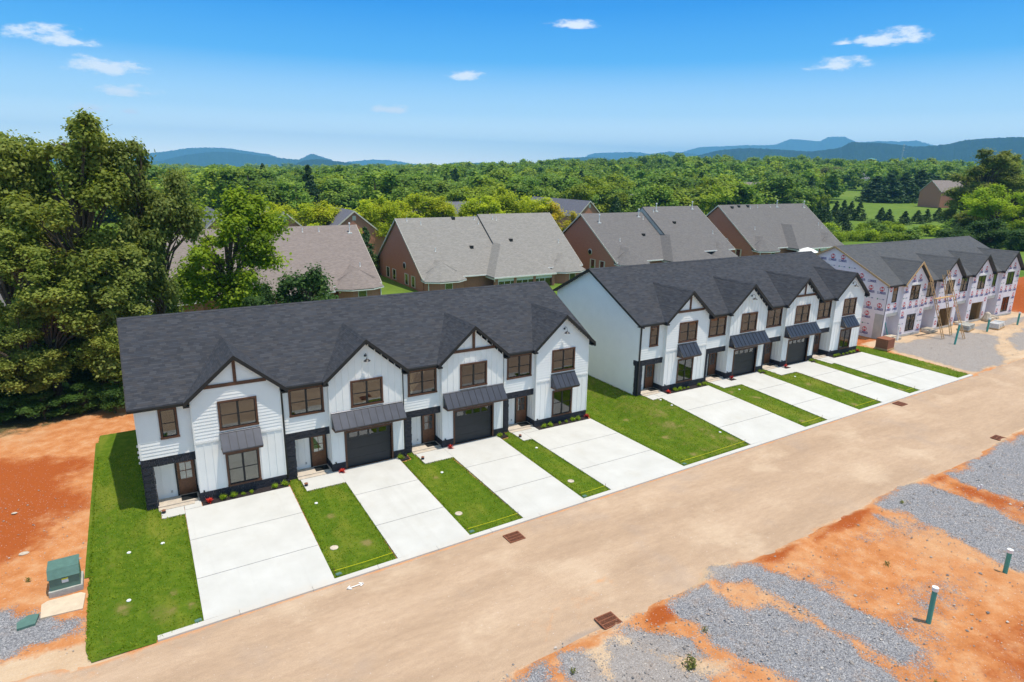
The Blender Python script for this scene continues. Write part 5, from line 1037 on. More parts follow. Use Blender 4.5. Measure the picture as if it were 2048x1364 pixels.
for i, (x, y, g, h, w) in enumerate([(366.0, 175.2, 4.0, 14.2, 14.0), (369.5, 169.7, 4.0, 15.9, 13.9), (379.6, 167.0, 4.3, 16.1, 14.6), (396.1, 167.8, 4.8, 17.2, 16.0), (428.1, 175.0, 5.9, 12.8, 13.4), (368.1, 179.3, 4.2, 10.1, 9.7), (411, 170, 5, 15.5, 14)]):
    put_tree(con[i % 2], (10, 5), 'evergreen_tree', 'broad dark evergreen in the dense clump on the meadow', 'tree', x, y, fz(x, y) - 1, h + g - fz(x, y) + 1, w * 1.35, 'dense clump of dark evergreens on the meadow')
for i, (x, y, g, h, w) in enumerate([(595.6, 266.3, 14.0, 18.0, 38.4), (841.4, 442.7, 20.0, 16.8, 38.2), (583.0, 319.3, 15.2, 8.9, 22.9), (1061.7, 548.2, 19.8, 19.4, 47.4)]):
    put_tree(mid[i % 3], (12, 11), 'broadleaf_tree', 'big round far crown below the dark mountain', 'tree', x, y, fz(x, y), max(6, h + g - fz(x, y)), w, 'big round far crowns below the mountain')
for i, (x, y, g, h, w) in enumerate([(221.8, 111.9, 1.0, 8.0, 4.8), (220.4, 107.6, 1.0, 7.5, 4.7), (233.7, 112.6, 1.0, 7.8, 5.3), (247.5, 118.4, 1.1, 7.7, 4.8), (250.8, 117.2, 1.2, 7.3, 4.8), (248.8, 112.5, 1.1, 7.2, 5.1), (247.2, 102.8, 1.1, 5.7, 4.9), (245.0, 98.7, 1.0, 5.4, 4.5), (246.3, 93.5, 1.0, 5.0, 4.8), (256.9, 94.5, 1.1, 5.0, 4.9), (266.2, 96.0, 1.2, 5.1, 4.6), (277.4, 97.3, 1.3, 5.3, 4.7), (270.3, 89.9, 1.2, 6.5, 5.7), (283.2, 90.2, 1.3, 5.8, 6.6), (184.9, 85.1, 1.0, 7.7, 6.1), (184.8, 78.4, 1.0, 6.6, 6.0), (217.6, 62.3, 1.0, 6.2, 6.7)]):
    put_tree(con[i % 2], (10, 5), 'young_evergreen', 'young cone shaped evergreen in the row below the meadow', 'tree', x, y, fz(x, y), h, w, 'row of young evergreens below the meadow')
shr = [tree_mesh('shrub', 3.6, 5.5, 'leaf_green', 3000, .2, 40, seed=95, clump_r=.14, base=.02, lobes=5, trunk=False), tree_mesh('shrub', 3.6, 5.5, 'leaf_far', 3000, .2, 40, seed=97, clump_r=.14, base=.02, lobes=5, trunk=False)]
for i, (x, y, g, h, w) in enumerate([(194.6, 77.6, 1.0, 3.3, 4.6), (187.1, 67.9, 1.0, 3.4, 5.2), (198.9, 69.4, 1.0, 3.2, 4.5), (193.7, 62.3, 1.0, 3.2, 5.1), (208.2, 65.7, 1.0, 3.5, 6.0), (209.4, 62.0, 1.0, 3.2, 5.9), (207.2, 56.8, 1.0, 2.8, 5.8), (219.1, 64.8, 1.0, 4.5, 6.1), (180.5, 79.9, 1.0, 3.7, 5.9), (207.7, 83.0, 1.0, 3.5, 5.8), (210.7, 78.3, 1.0, 3.4, 5.4), (170, 72, 1, 3, 5), (176, 66, 1, 3, 6), (183, 58, 1, 3, 6), (198, 56, 1, 3.4, 7), (190, 72, 1, 3, 5), (202, 74, 1, 3, 5)]):
    put_tree(shr[i % 2], (3.6, 5.5), 'shrub', 'wild shrub in the thicket above the wrapped row roof', 'shrub', x, y, fz(x, y), h, w * 1.2, 'wild shrubs in the thicket')
def hedge():
    pts = [(163, 66), (168, 67.5), (174, 65), (179, 61), (181, 57.5)]; C_ = []
    for (a, b), (c, d) in zip(pts[:-1], pts[1:]):
        for t in np.linspace(0, 1, 9): C_.append((a + (c - a) * t + rng.normal(0, .3), b + (d - b) * t + rng.normal(0, .3), 1.0 + rng.uniform(.6, 1.7)))
    C_ = np.array(C_); V, F, t = leaf_quads(C_, 12000, 1.3, .8, .17, seed=99, tint=rng.normal(.6, .12, len(C_))); tag(obj('hedge', np_mesh('hedge', V, F, M['leaf_green'], {'tint': t})), 'bright green curving hedge above the wrapped row roof', 'hedge')
hedge()
edgeL = ['tallest tree on the wood edge, crown against the mountain', 'tall tree cut by the picture edge beside the tallest', 'middle height tree on the wood edge by the brown roof', 'bright green tree in front of the wood edge', 'low bright tree cut by the picture edge', 'dark tree below the tallest one at the wood edge', 'dark low tree behind the end of the wrapped row', 'darkest low bushy tree beside the evergreens']
for i, (x, y, g, h, w) in enumerate([(230.7, 63.3, 1.0, 28.1, 18.3), (240.1, 59.6, 1.0, 26.8, 15.4), (236.6, 68.7, 1.0, 21.1, 12.8), (186.8, 39.2, 1.0, 16.5, 15.9), (184.4, 34.3, 1.0, 12.3, 10.7), (194.3, 47.0, 1.0, 11.6, 10.5), (185.4, 38.7, 1.0, 8.5, 12.3), (197.9, 51.2, 1.0, 6.0, 8.2)]):
    ms, hw = [(oakA, (21, 11)), (oakA, (21, 11)), (oakB, (17, 9)), (maple, (15, 12)), (maple, (15, 12)), (oakB, (17, 9)), (bush, (9, 7)), (bush, (9, 7))][i]
    put_tree(ms, hw, 'edge_tree', edgeL[i], 'tree', x, y, 1.0, h, w * 1.15, 'trees on the wood edge')
for i, (x, y, h, w) in enumerate([(168, 33, 9, 11), (160, 36, 7, 9), (176, 27, 9, 10), (150, 31, 6, 8), (165, 24, 8, 9)]):
    put_tree(bush, (9, 7), 'edge_tree', 'dark shaded bushy tree above the ridge of the wrapped row', 'tree', x, y, 1.2, h, w, 'shaded bushy trees behind the wrapped row')
# under the oaks: brush and a pale green crown behind
for i, (x, y, h, w) in enumerate([(-9, 19, 3.0, 4), (-6, 18.4, 2.4, 3.4), (-3.6, 18.6, 2.6, 3.2), (-1.6, 17.4, 2.6, 2.6), (-11.5, 20, 3.6, 4.6), (-7.5, 21, 4.5, 4.6), (-4.4, 22, 4.6, 4.6), (-1.4, 22.5, 4.4, 4.2), (1.4, 21.5, 4.2, 4.0), (1.8, 27, 5, 4.6), (-10, 24, 6, 6)]):
    put_tree(bush, (9, 7), 'brush', 'shaded undergrowth bush at the foot of the oaks', 'bush', x, y, 0, h, w, 'undergrowth at the foot of the oaks')
for i, (x, y, h, w, lb) in enumerate([(6.5, 62, 10.5, 8, 'bright green crown seen through the gap between oak and spreading tree'), (-2, 66, 11, 9, 'bright green crown seen through the oaks'), (3, 72, 12, 9, 'bright green crown behind the hedge and driveway'), (0.2, 42, 3.2, 4.0, 'clipped green shrub by the drive beyond the roof corner'), (-4, 43, 3, 5, 'dark clipped shrub beyond the roof corner')]):
    put_tree(maple if i < 3 else shr[0], (15, 12) if i < 3 else (3.6, 5.5), 'garden_tree', lb, 'tree' if i < 3 else 'shrub', x, y, .3, h, w)

# ------------------------------------------------------------------ the wood filling the valley
def in_view(x, y): 
    az = math.degrees(math.atan2(x - CX, y - CY)); return -14 < az < 74, az
def clearing(x, y):
    D = math.hypot(x - CX, y - CY); az = math.degrees(math.atan2(x - CX, y - CY))
    if D < 215: return True
    if az > 57 and D < 520 and not (az > 70.5 and D > 230): return True
    if az > 50 and D < 300: return True
    for a, b, r in [(157, 170, 16), (176, 166, 14), (202, 185, 16), (330, 224, 18), (362, 132, 20), (367, 120, 16)]:
        if math.hypot(x - a, y - b) < r: return True
    return False
WG = 'separate crowns of the valley wood'
cnt = 0; rw = np.random.default_rng(303)
cand = []
while len(cand) < 4200:
    az = rw.uniform(-9, 73); D = 215 * (2400 / 215) ** (rw.random() ** .9); x = CX + D * math.sin(R(az)); y = CY + D * math.cos(R(az))
    if clearing(x, y): continue
    cand.append((D, x, y, rw.random(), rw.random(), rw.random()))
cand.sort()
kept = []; cell = {}
for c in cand:
    D, x, y = c[:3]; s = 8.5 + D * .007; k = (int(x // s), int(y // s))
    if any(math.hypot(x - q[1], y - q[2]) < s * .8 for i in (-1, 0, 1) for j in (-1, 0, 1) for q in cell.get((k[0] + i, k[1] + j), [])): continue
    cell.setdefault(k, []).append(c); kept.append(c)
solo = kept[:230]; mass = kept[230:]
for D, x, y, a, b, c in solo:
    h = 10 + 9 * a; w = h * (.85 + .55 * b); ms = con[0] if c > .93 else mid[int(c * 3.99)] if c < .93 else mid[0]; hw = (10, 5) if c > .93 else (12, 11)
    put_tree(ms, hw, 'wood_tree', 'green crown on the near side of the valley wood', 'tree', x, y, fz(x, y) - .5, h, w * (.5 if c > .93 else 1), WG)
def forest_mass():
    far = [tree_mesh('far_wood', 12, 11, 'leaf_far', 1100, .62, 34, seed=200 + i, clump_r=.15, base=.02, lobes=5, trunk=False)[0] for i in range(4)] + [tree_mesh('far_wood', 12, 11, 'leaf_far_yellowish', 1100, .62, 34, seed=210, clump_r=.15, base=.02, lobes=5, trunk=False)[0]]
    coll = bpy.data.collections.new('wood_crowns')
    for me in far: coll.objects.link(bpy.data.objects.new('wood_crown', me))
    P = np.array([(x, y, fz(x, y) - .5) for D, x, y, *_ in mass]); n = len(P)
    Dm = np.array([q[0] for q in mass]); sc = (rw.uniform(.85, 1.75, n)) * (1 + np.clip((Dm - 700) / 2500, 0, .6)); 
    me = bpy.data.meshes.new('wood'); me.from_pydata([tuple(p) for p in P], [], [])
    for nm, v in (('sc', sc), ('rot', rw.uniform(0, 6.283, n)), ('pick', rw.integers(0, 5, n).astype(float))):
        at = me.attributes.new(nm, 'FLOAT', 'POINT'); at.data.foreach_set('value', v.astype(np.float32))
    o = obj('wood', me, kind='stuff'); ng = bpy.data.node_groups.new('wood', 'GeometryNodeTree')
    ng.interface.new_socket('Geometry', in_out='INPUT', socket_type='NodeSocketGeometry'); ng.interface.new_socket('Geometry', in_out='OUTPUT', socket_type='NodeSocketGeometry')
    N = ng.nodes.new; L = ng.links.new; gi = N('NodeGroupInput'); go = N('NodeGroupOutput'); ip = N('GeometryNodeInstanceOnPoints'); ci = N('GeometryNodeCollectionInfo'); ci.inputs['Collection'].default_value = coll; ci.inputs['Separate Children'].default_value = True; ci.inputs['Reset Children'].default_value = True
    def na(nm): q = N('GeometryNodeInputNamedAttribute'); q.data_type = 'FLOAT'; q.inputs['Name'].default_value = nm; return q.outputs['Attribute']
    mp = N('GeometryNodeMeshToPoints'); L(gi.outputs[0], mp.inputs[0]); L(mp.outputs[0], ip.inputs['Points']); L(ci.outputs[0], ip.inputs['Instance']); ip.inputs['Pick Instance'].default_value = True
    L(na('pick'), ip.inputs['Instance Index']); cx = N('ShaderNodeCombineXYZ'); L(na('rot'), cx.inputs[2]); L(cx.outputs[0], ip.inputs['Rotation']); L(na('sc'), ip.inputs['Scale']); L(ip.outputs[0], go.inputs[0])
    md = o.modifiers.new('wood', 'NODES'); md.node_group = ng
forest_mass()

# ------------------------------------------------------------------ mountains
MTS = {
'M1': (11000, [(-8, 40), (-3, 120), (1.43, 130), (2.11, 175), (3.13, 201), (4.71, 258), (6.12, 273), (7.73, 267), (9.19, 230), (10.49, 199), (11.42, 143), (12.94, 42)]),
'M2': (8000, [(-6, 20), (0.37, 5), (2.72, 52), (4.48, 120), (6.62, 163), (8.25, 158), (10.29, 127), (12.19, 100), (14.55, 95), (16.95, 45), (18.17, 2)]),
'M3': (9500, [(12.0, 40), (12.97, 118), (13.87, 193), (14.57, 163), (15.55, 113), (16.54, 49)]),
'M4': (5200, [(11.36, -2), (12.15, 21), (13.36, 66), (14.55, 76), (16.15, 60), (17.57, 44), (18.59, 23)]),
'M5': (12000, [(15.72, 20), (16.56, 108), (18.62, 158), (20.28, 156), (22.38, 95), (23.65, 47)]),
'R0': (7000, [(23, 30), (24.51, 57), (25.59, 85), (29.69, 88), (32.29, 82), (33.36, 110), (34.86, 148), (37.43, 163), (39.99, 137), (42.1, 110), (43.78, 68)]),
'R1': (12000, [(36.16, 193), (37.0, 282), (37.84, 336), (41.21, 361), (42.46, 330), (44.14, 249)]),
'R2': (9000, [(39.16, 130), (39.99, 170), (42.05, 245), (44.09, 286), (46.14, 258), (47.36, 209), (48.98, 137)]),
'R3': (13000, [(42, 150), (43.73, 267), (45.31, 417), (46.49, 491), (49.61, 521), (52.26, 531), (53.31, 635), (54.41, 617), (55.5, 591), (55.98, 666), (57.2, 672), (58.01, 572), (59.6, 594), (60.9, 584), (62.0, 598), (62.99, 525), (64.11, 446), (68, 300)]),
'R4': (5200, [(44, 60), (45.38, 105), (46.15, 142), (48.09, 187), (50.4, 202), (52.67, 192), (54.88, 179), (56.96, 203), (57.6, 240), (59.61, 239), (61.91, 212), (63.75, 221), (64.89, 251), (66.31, 261), (68.18, 265), (69.85, 245), (76, 200)])}
def mountains():
    rm = np.random.default_rng(5)
    for nm, (D, pr) in MTS.items():
        az = np.array([p[0] for p in pr]); hh = np.array([p[1] for p in pr], float); n = max(60, int((az[-1] - az[0]) * 14)); a = np.linspace(az[0], az[-1], n); h = np.interp(a, az, hh)
        k = np.hanning(9); k /= k.sum(); h = np.convolve(np.pad(h, 4, 'edge'), k, 'valid'); h += rm.normal(0, 2.6, n) * D / 9000
        base = -120.; ts = np.linspace(-1, 1, 25); A, T = np.meshgrid(np.radians(a), ts); Hh = np.broadcast_to(h, A.shape); wdt = D * .11
        tap = np.clip(np.minimum(a - a[0], a[-1] - a) / 1.0, 0, 1)
        rid = np.zeros_like(A)
        for f, am in ((55, .16), (130, .09), (300, .05), (700, .025)): rid += am * np.sin(A * f + T * 2.2 + rm.uniform(0, 6)) * (1 - np.abs(rm.uniform(-.2, .2) + np.sin(T * 2 + A * f * .5)) * .5)
        prof = (1 - np.abs(T) ** 1.25) + rid * (np.abs(T) > .03) * np.abs(T) ** .5 * (1 - np.abs(T)) * 1.6
        Z = base + (Hh - base) * np.clip(prof, 0, 1) * (.25 + .75 * tap); Z = np.minimum(Z, Hh + 1); DD = D + T * wdt
        X = CX + DD * np.sin(A); Y = CY + DD * np.cos(A); i = np.arange(A.size).reshape(A.shape); F = np.stack([i[:-1, :-1].ravel(), i[:-1, 1:].ravel(), i[1:, 1:].ravel(), i[1:, :-1].ravel()], 1)
        obj('mountain', np_mesh('mountain', np.stack([X.ravel(), Y.ravel(), Z.ravel()], 1), F, M['hill_forest'], {}, True), kind='structure')
mountains()
def haze():
    o = MB().box(-9000, 15200, -9000, 15200, -260, 720).build('haze', None, kind='stuff'); m = bpy.data.materials.new('haze'); m.use_nodes = True; nt = m.node_tree; nt.nodes.clear()
    v = nt.nodes.new('ShaderNodeVolumePrincipled'); v.inputs['Density'].default_value = HAZE; v.inputs['Color'].default_value = (.24, .58, 1.0, 1); v.inputs['Anisotropy'].default_value = .0
    out = nt.nodes.new('ShaderNodeOutputMaterial'); nt.links.new(v.outputs[0], out.inputs['Volume']); o.data.materials.append(m)
HAZE = 1.05e-4
haze()

# ------------------------------------------------------------------ beds, shrubs and small things round the houses
def bed(pts, name='mulch_bed'):
    o = MB().hexa([(a, b, gz(a, b) - .1) for a, b in pts], [(a, b, gz(a, b) + .055) for a, b in pts]).build(name, M['mulch'], kind='structure')
    return o
def small_shrub_mesh(): 
    C_ = rng.normal(0, .07, (14, 3)) * np.array([1, 1, .7]) + np.array([0, 0, .16]); V, F, t = leaf_quads(C_, 700, .11, .85, .022, seed=301); return np_mesh('round_shrub', V, F, M['leaf_green'], {'tint': t})
def red_plant_mesh():
    r = np.random.default_rng(9); V, F, T = [], [], []
    for i in range(46):
        a = r.uniform(0, 6.283); el = r.uniform(.25, 1.3); L = r.uniform(.22, .38); d = np.array([math.cos(a) * math.cos(el), math.sin(a) * math.cos(el), math.sin(el)]); s = np.array([-math.sin(a), math.cos(a), 0]) * .035; m_ = d * L * .55; e = d * L + np.array([0, 0, -.05]); b = len(V)
        V += [(0, 0, .03), tuple(m_ + s), tuple(e), tuple(m_ - s)]; F.append((b, b + 1, b + 2, b + 3)); T += [r.random()] * 4
    return np_mesh('red_leaf_plant', np.array(V), np.array(F), M['red_leaf'], {'tint': np.array(T)})
SM, RM = small_shrub_mesh(), red_plant_mesh()
def plant(me, name, label, cat, x, y, s, group):
    o = tag(obj(name, me, None, (x, y, gz(x, y) + .05)), label, cat, group); o.scale = (s, s, s * rng.uniform(.85, 1.1)); o.rotation_euler[2] = rng.uniform(0, 6); return o
ROWN = ['nearest white row', 'middle white row']; UN = ['first', 'second', 'third', 'fourth']
for r in (0, 1):
    X, Y = XR[r], YR[r]
    for u in range(4):
        x = X + 7.4 * u; y = Y - .3
        if u in (0, 3):
            bed([(x + 2.62, y - .68), (x + 7.12, y - .62), (x + 7.45, y + .02), (x + 2.62, y + .02)])
            rx, ry = (x + 2.95, y - .38) if u == 0 else (x + 7.15, y - .30)
            plant(RM, 'red_leaf_plant', f'red spiky plant in the long mulch bed of the {UN[u]} house, {ROWN[r]}', 'plant', rx, ry, 1.0, 'red spiky plants by the townhouses')
            xs = (3.7, 4.25, 4.75, 5.2, 6.5, 7.05) if u == 0 else (3.2, 3.75, 4.6, 5.2, 5.8, 6.3)
            for k, xx in enumerate(xs):
                sc = (1.0, 1.0, .6, .6, 1.0, 1.0)[k] if u == 0 else (1.0, 1.0, .6, .6, 1.0, .95)[k]
                plant(SM, 'round_shrub', f'{"thin" if sc < .8 else "round"} green shrub, {["first", "second", "third", "fourth", "fifth", "sixth"][k]} from the entry, {UN[u]} house bed, {ROWN[r]}', 'shrub', x + xx, y - .35, sc, 'little shrubs in the mulch beds')
        else:
            bed([(x + 2.62, y - .72), (x + 3.32, y - .72), (x + 3.38, y + .02), (x + 2.62, y + .02)]); bed([(x + 6.62, y - .62), (x + 7.45, y - .50), (x + 7.45, y + .3), (x + 6.62, y + .02)])
            plant(RM, 'red_leaf_plant', f'red spiky plant beside the garage door of the {UN[u]} house, {ROWN[r]}', 'plant', x + 3.05, y - .38, 1.0, 'red spiky plants by the townhouses')
            plant(SM, 'round_shrub', f'round green shrub at the downspout of the {UN[u]} house, {ROWN[r]}', 'shrub', x + 6.9, y - .28, 1.0, 'little shrubs in the mulch beds')
        # a solar light / coiled hose pot at the walk edge
        if r == 0:
            t = thing('walk_lamp', f'small dark garden lamp at the walk edge of the {UN[u]} house', 'garden lamp', (x + .72, Y - (.75 if u == 0 else 1.35), gz(x, Y - 1) + .06), 0, 'small dark garden lamps on the walks')
            MB().lathe([(.09, 0), (.11, .06), (.06, .16)], n=10).build('lamp_body', M['black_metal'], t); MB().lathe([(.12, .16), (.02, .22)], n=10).build('lamp_cap', M['rust'], t)
def cap(x, y, r_, label, mat='pvc_white', name='cleanout_cap', cat='cleanout cap', group='white cleanout caps in the lawns'):
    z = gz(x, y) + .05; o = MB().lathe([(r_ * .85, 0), (r_ * .85, .03), (r_ * .7, .045), (r_ * .3, .05)], n=14).build(name, M[mat], None, (x, y, z)); tag(o, label, cat, group)
for i, (x, y, lb) in enumerate([(-.95, -4.05, 'white cap in the corner lawn, nearer the clay lot'), (.5, -3.95, 'white cap in the corner lawn, nearer the first driveway'), (-1.0, -8.1, 'white cap in the corner lawn, nearer the street'),
    (8.1, -3.7, 'white cap in the strip between first and second driveways'), (15.8, -3.7, 'white cap in the strip between second and third driveways'), (22.9, -3.5, 'white cap in the narrow strip by the fourth driveway'), (35.55, -2.0, 'white cap at the walk corner of the middle row'), (35.6, -3.2, 'white cap beside the middle row driveway, upper'), (35.3, -8.3, 'white cap beside the middle row driveway, near the street'), (43.3, -3.2, 'white cap in the second lawn strip of the middle row'), (50.6, -3.2, 'white cap in the third lawn strip of the middle row')]): cap(x, y, .11, lb)
for x, y, lb in [(7.75, -8.55, 'round brown meter lid in the strip by the first driveway'), (14.5, -8.7, 'round brown meter lid in the strip by the second driveway'), (22.0, -8.7, 'round brown meter lid in the strip by the third driveway')]: cap(x, y, .24, lb, 'stone_rough', 'meter_lid', 'meter lid', 'round brown meter lids in the lawns')
for x, y, lb in [(1.45, -10.95, 'green valve box at the lawn corner by the first driveway'), (7.35, -10.75, 'green valve box at the strip corner between first and second driveways'), (14.3, -10.65, 'green valve box at the strip corner by the second driveway'), (21.6, -10.6, 'green valve box at the strip corner by the third driveway'), (29.65, -10.45, 'green valve box at the corner of the wide lawn')]:
    t = thing('valve_box', lb, 'valve box', (x, y, gz(x, y) + .03), .1, 'green valve boxes along the kerb'); MB().box(-.13, .13, -.10, .10, -.02, .04).build('box_body', M['box_green'], t); MB().box(-.10, .10, -.07, .07, .041, .055).build('lid', M['box_green'], t)
# yellow tape lines staked across the lawn ends
for x0, x1, lb in [(7.2, 10.05, 'yellow string across the lawn strip between first and second driveways'), (14.15, 17.2, 'yellow string across the lawn strip between second and third driveways'), (21.45, 23.3, 'yellow string across the narrow strip by the fourth driveway'), (29.5, 35.6, 'long yellow string across the wide lawn between rows'), (41.9, 44.4, 'yellow string across the second strip of the middle row'), (48.7, 51.8, 'yellow string across the third strip of the middle row'), (56.1, 57.6, 'yellow string across the fourth strip of the middle row')]:
    y = float(curb_y((x0 + x1) / 2)) + .62; t = thing('marking_string', lb, 'marking string', (x0, y, gz(x0, y)), 0, 'yellow strings across the lawn ends'); L = x1 - x0; dz = gz(x1, y) - gz(x0, y)
    MB().path([(0, 0, .16), (L * .5, 0, .14 + dz / 2), (L, 0, .17 + dz)], .009, 4).build('string', M['yellow_tape'], t)
    for k in (0, L): MB().tube((k, 0, 0), (k, 0, .30 + (dz if k else 0)), .012, .012, 5).build('stake', M['rust'], t)
# drain grates in the road
def grate(x, y, lb, rz):
    t = thing('drain_grate', lb, 'drain grate', (x, y, float(street(x)) + .012), rz, 'rusty drain grates in the road'); MB().box(-.5, .5, -.42, .42, -.02, .006).build('pit', M['dark_hole'], t)
    f = MB(); f.box(-.52, .52, -.46, -.40, 0, .04); f.box(-.52, .52, .40, .46, 0, .04); f.box(-.54, -.48, -.46, .46, 0, .038); f.box(.48, .54, -.46, .46, 0, .038); f.box(-.48, .48, -.16, -.11, .002, .036); f.box(-.48, .48, .11, .16, .002, .036); f.build('frame', M['rust'], t); t.scale = (.84, .84, 1)
    for i in range(14):
        bx = -.45 + i * .9 / 13
        for a, b in ((-.40, -.16), (-.11, .11), (.16, .40)): obj('bar', cached(('gb', round(b - a, 2)), lambda: MB().box(-.016, .016, 0, b - a, 0, .03).mesh('bar', M['rust'])), t, (bx, a, .004))
grate(15.95, -12.15, 'rusty drain grate at the kerb by the third driveway', .02); grate(16.15, -19.45, 'rusty drain grate in the dip at the far road edge', .0); grate(52.1, -18.6, 'rusty drain grate up the road by the gravel', .05); grate(52.9, -11.25, 'rusty drain grate at the kerb of the middle row', .02)
# chalk double arrow
def chalk():
    x, y = 7.75, -11.95; z = float(street(x)) + .030; m = MB()
    def st(a, b, w=.03): a, b = Vector((*a, 0)), Vector((*b, 0)); d = (b - a).normalized() * 1; n = Vector((-d.y, d.x, 0)) * w; m.add([a - n, b - n, b + n, a + n], [(0, 1, 2, 3)])
    st((-.36, 0), (.36, 0)); st((-.38, 0), (-.2, .13)); st((-.38, 0), (-.2, -.13)); st((.38, 0), (.2, .13)); st((.38, 0), (.2, -.13)); tag(m.build('chalk_arrow', M['chalk'], None, (x, y, z)), 'white chalk double headed arrow on the road at the kerb', 'chalk mark').rotation_euler[2] = .04
chalk()
# standpipes
def pipe(x, y, h, lb, r_=.10, mat='pvc_green', capm='pvc_white', lean=(0, 0), group='green standpipes with white caps'):
    z = gz(x, y); t = thing('standpipe', lb, 'standpipe', (x, y, z - .05), 0, group); MB().tube((0, 0, 0), (lean[0], lean[1], h), r_, r_, 14).build('pipe', M[mat], t, smooth=False)
    if capm: MB().tube((lean[0], lean[1], h - .03), (lean[0], lean[1], h + .13), r_ * 1.3, r_ * 1.3, 14).build('cap', M[capm], t)
pipe(27.69, -26.27, 1.62, 'green standpipe with white cap nearest, on bare clay', lean=(.02, .02)); pipe(34.56, -26.22, 1.12, 'green standpipe with white cap beside the gravel strip', lean=(-.02, 0))
pipe(75.6, -4.5, 2.2, 'tallest green standpipe in front of the wrapped row', lean=(.25, 0)); pipe(85.2, -3.4, 1.5, 'green standpipe between ladders and the stone pallet'); pipe(92.5, -3.5, 1.5, 'green standpipe farthest along the wrapped row')
pipe(71.0, -.9, 1.6, 'white drain pipe upright at the first porch of the wrapped row', mat='pvc_white', capm=None, lean=(.15, .1), group=None)
# little white stub pair in the gravel
for x, lb in ((42.35, 'short white stub pipe in the clay, one nearer the road'), (42.7, 'short white stub pipe in the clay beside its twin')): pipe(x, -21.6, .3, lb, .05, 'pvc_white', None, group='short white stub pipes')
# green transformer cabinet on its pad, plank slab, lid
t = thing('transformer_cabinet', 'green utility transformer cabinet on a concrete pad by the lawn', 'utility box', (-3.35, -5.55, gz(-3.3, -5.5)), .02)
MB().box(-.62, .62, -.60, .55, -.05, .24).build('pad', M['box_concrete'], t)
m = MB(); m.prism([(-.50, .24), (.45, .24), (.45, 1.12), (-.34, 1.12), (-.50, .82)], 'x', -.55, .55); m.build('cabinet', M['box_green'], t)
MB().prism([(-.56, .80), (-.38, 1.13), (.50, 1.13), (.50, 1.17), (-.36, 1.17), (-.58, .82)], 'x', -.58, .58).build('lid', M['box_green'], t)
MB().box(-.10, .14, -.515, -.501, .52, .66).build('warning_label', M['white_print'], t); MB().box(-.10, .14, -.515, -.501, .67, .72).build('warning_strip', M['yellow_tape'], t); MB().box(-.10, .04, -.52, -.501, .76, .80).build('lock', M['dark_hole'], t)
P = [(-4.15, -7.6), (-2.68, -7.72), (-2.62, -6.6), (-2.8, -6.42), (-4.0, -6.42), (-4.2, -6.6)]
tag(MB().add([(a, b, gz(a, b) - .05) for a, b in P] + [(a, b, gz(a, b) + .06) for a, b in P], [tuple(range(6))[::-1], tuple(range(6, 12))] + [(i, (i + 1) % 6, 6 + (i + 1) % 6, 6 + i) for i in range(6)]).build('concrete_pad', M['tan_slab']), 'bare tan concrete pad in front of the transformer', 'concrete pad')
P = [(-4.9, -7.95), (-4.3, -7.9), (-4.22, -7.25), (-4.6, -7.15), (-4.95, -7.5)]
tag(MB().add([(a, b, gz(a, b) - .05) for a, b in P] + [(a, b, gz(a, b) + .08) for a, b in P], [tuple(range(5))[::-1], tuple(range(5, 10))] + [(i, (i + 1) % 5, 5 + (i + 1) % 5, 5 + i) for i in range(5)]).build('handhole_lid', M['box_green']), 'flat green handhole lid in the gravel by the pad', 'handhole lid')
# stray stones on the clay
SK = cached('stone', lambda: MB().lathe([(.05, 0), (.11, .03), (.09, .08), (.03, .10)], n=7).mesh('loose_stone', M['stone_rough']))
for x, y, s, lb in [(-5.3, -1.6, 1.4, 'pale loose stone on the clay behind the transformer'), (-6.2, 3.2, .9, 'small pale stone on the red clay')]:
    o = tag(obj('loose_stone', SK, None, (x, y, gz(x, y))), lb, 'stone', 'pale stones on the clay'); o.scale = (s * 1.5, s, s * .5)
# tuft of weed
C_ = np.array([(0, 0, .1), (.08, .05, .2), (-.1, 0, .1)]); V, F, tt = leaf_quads(C_, 160, .2, 1.0, .05, seed=5, up=.1); tag(obj('weed_tuft', np_mesh('weed_tuft', V, F, M['leaf_olive'], {'tint': tt}), None, (17.3, -23.0, gz(17.3, -23) + .02)), 'single spiky weed growing in the gravel', 'weed')
# building materials by the wrapped row
t = thing('brick_pallet', 'pallet stack of brown bricks at the end of the green strip', 'brick pallet', (66.85, -1.9, gz(66.8, -2) + .02), .08); MB().box(-.75, .75, -.65, .65, 0, .14).build('pallet', M['lumber'], t)
for k in range(5):
    for i in range(6): obj('brick_course', cached('bc', lambda: MB().box(0, .236, -.6, .6, 0, .19).mesh('brick_course', M['brick_stack'])), t, (-.72 + i * .24, 0, .15 + k * .2))
for lb, x, y, w, mt in [('pallet of grey stone under torn plastic before the wrapped row', 88.2, -3.0, 2.6, 'plastic_wrap'), ('low heap pallet of grey stone nearer the second garage opening', 83.5, -1.9, 2.2, 'box_concrete')]:
    t = thing('stone_pallet', lb, 'stone pallet', (x, y, gz(x, y)), .15); MB().box(-w / 2, w / 2, -.6, .6, 0, .14).build('pallet', M['lumber'], t)
    for i in range(5):
        for k in range(2): MB().box(-w / 2 + i * w / 5 + .02, -w / 2 + (i + 1) * w / 5 - .02, -.55 + rng.uniform(-.05, .05), .5, .15 + k * .27, .40 + k * .27 + rng.uniform(-.03, .03)).build('stone_block', M[mt], t)
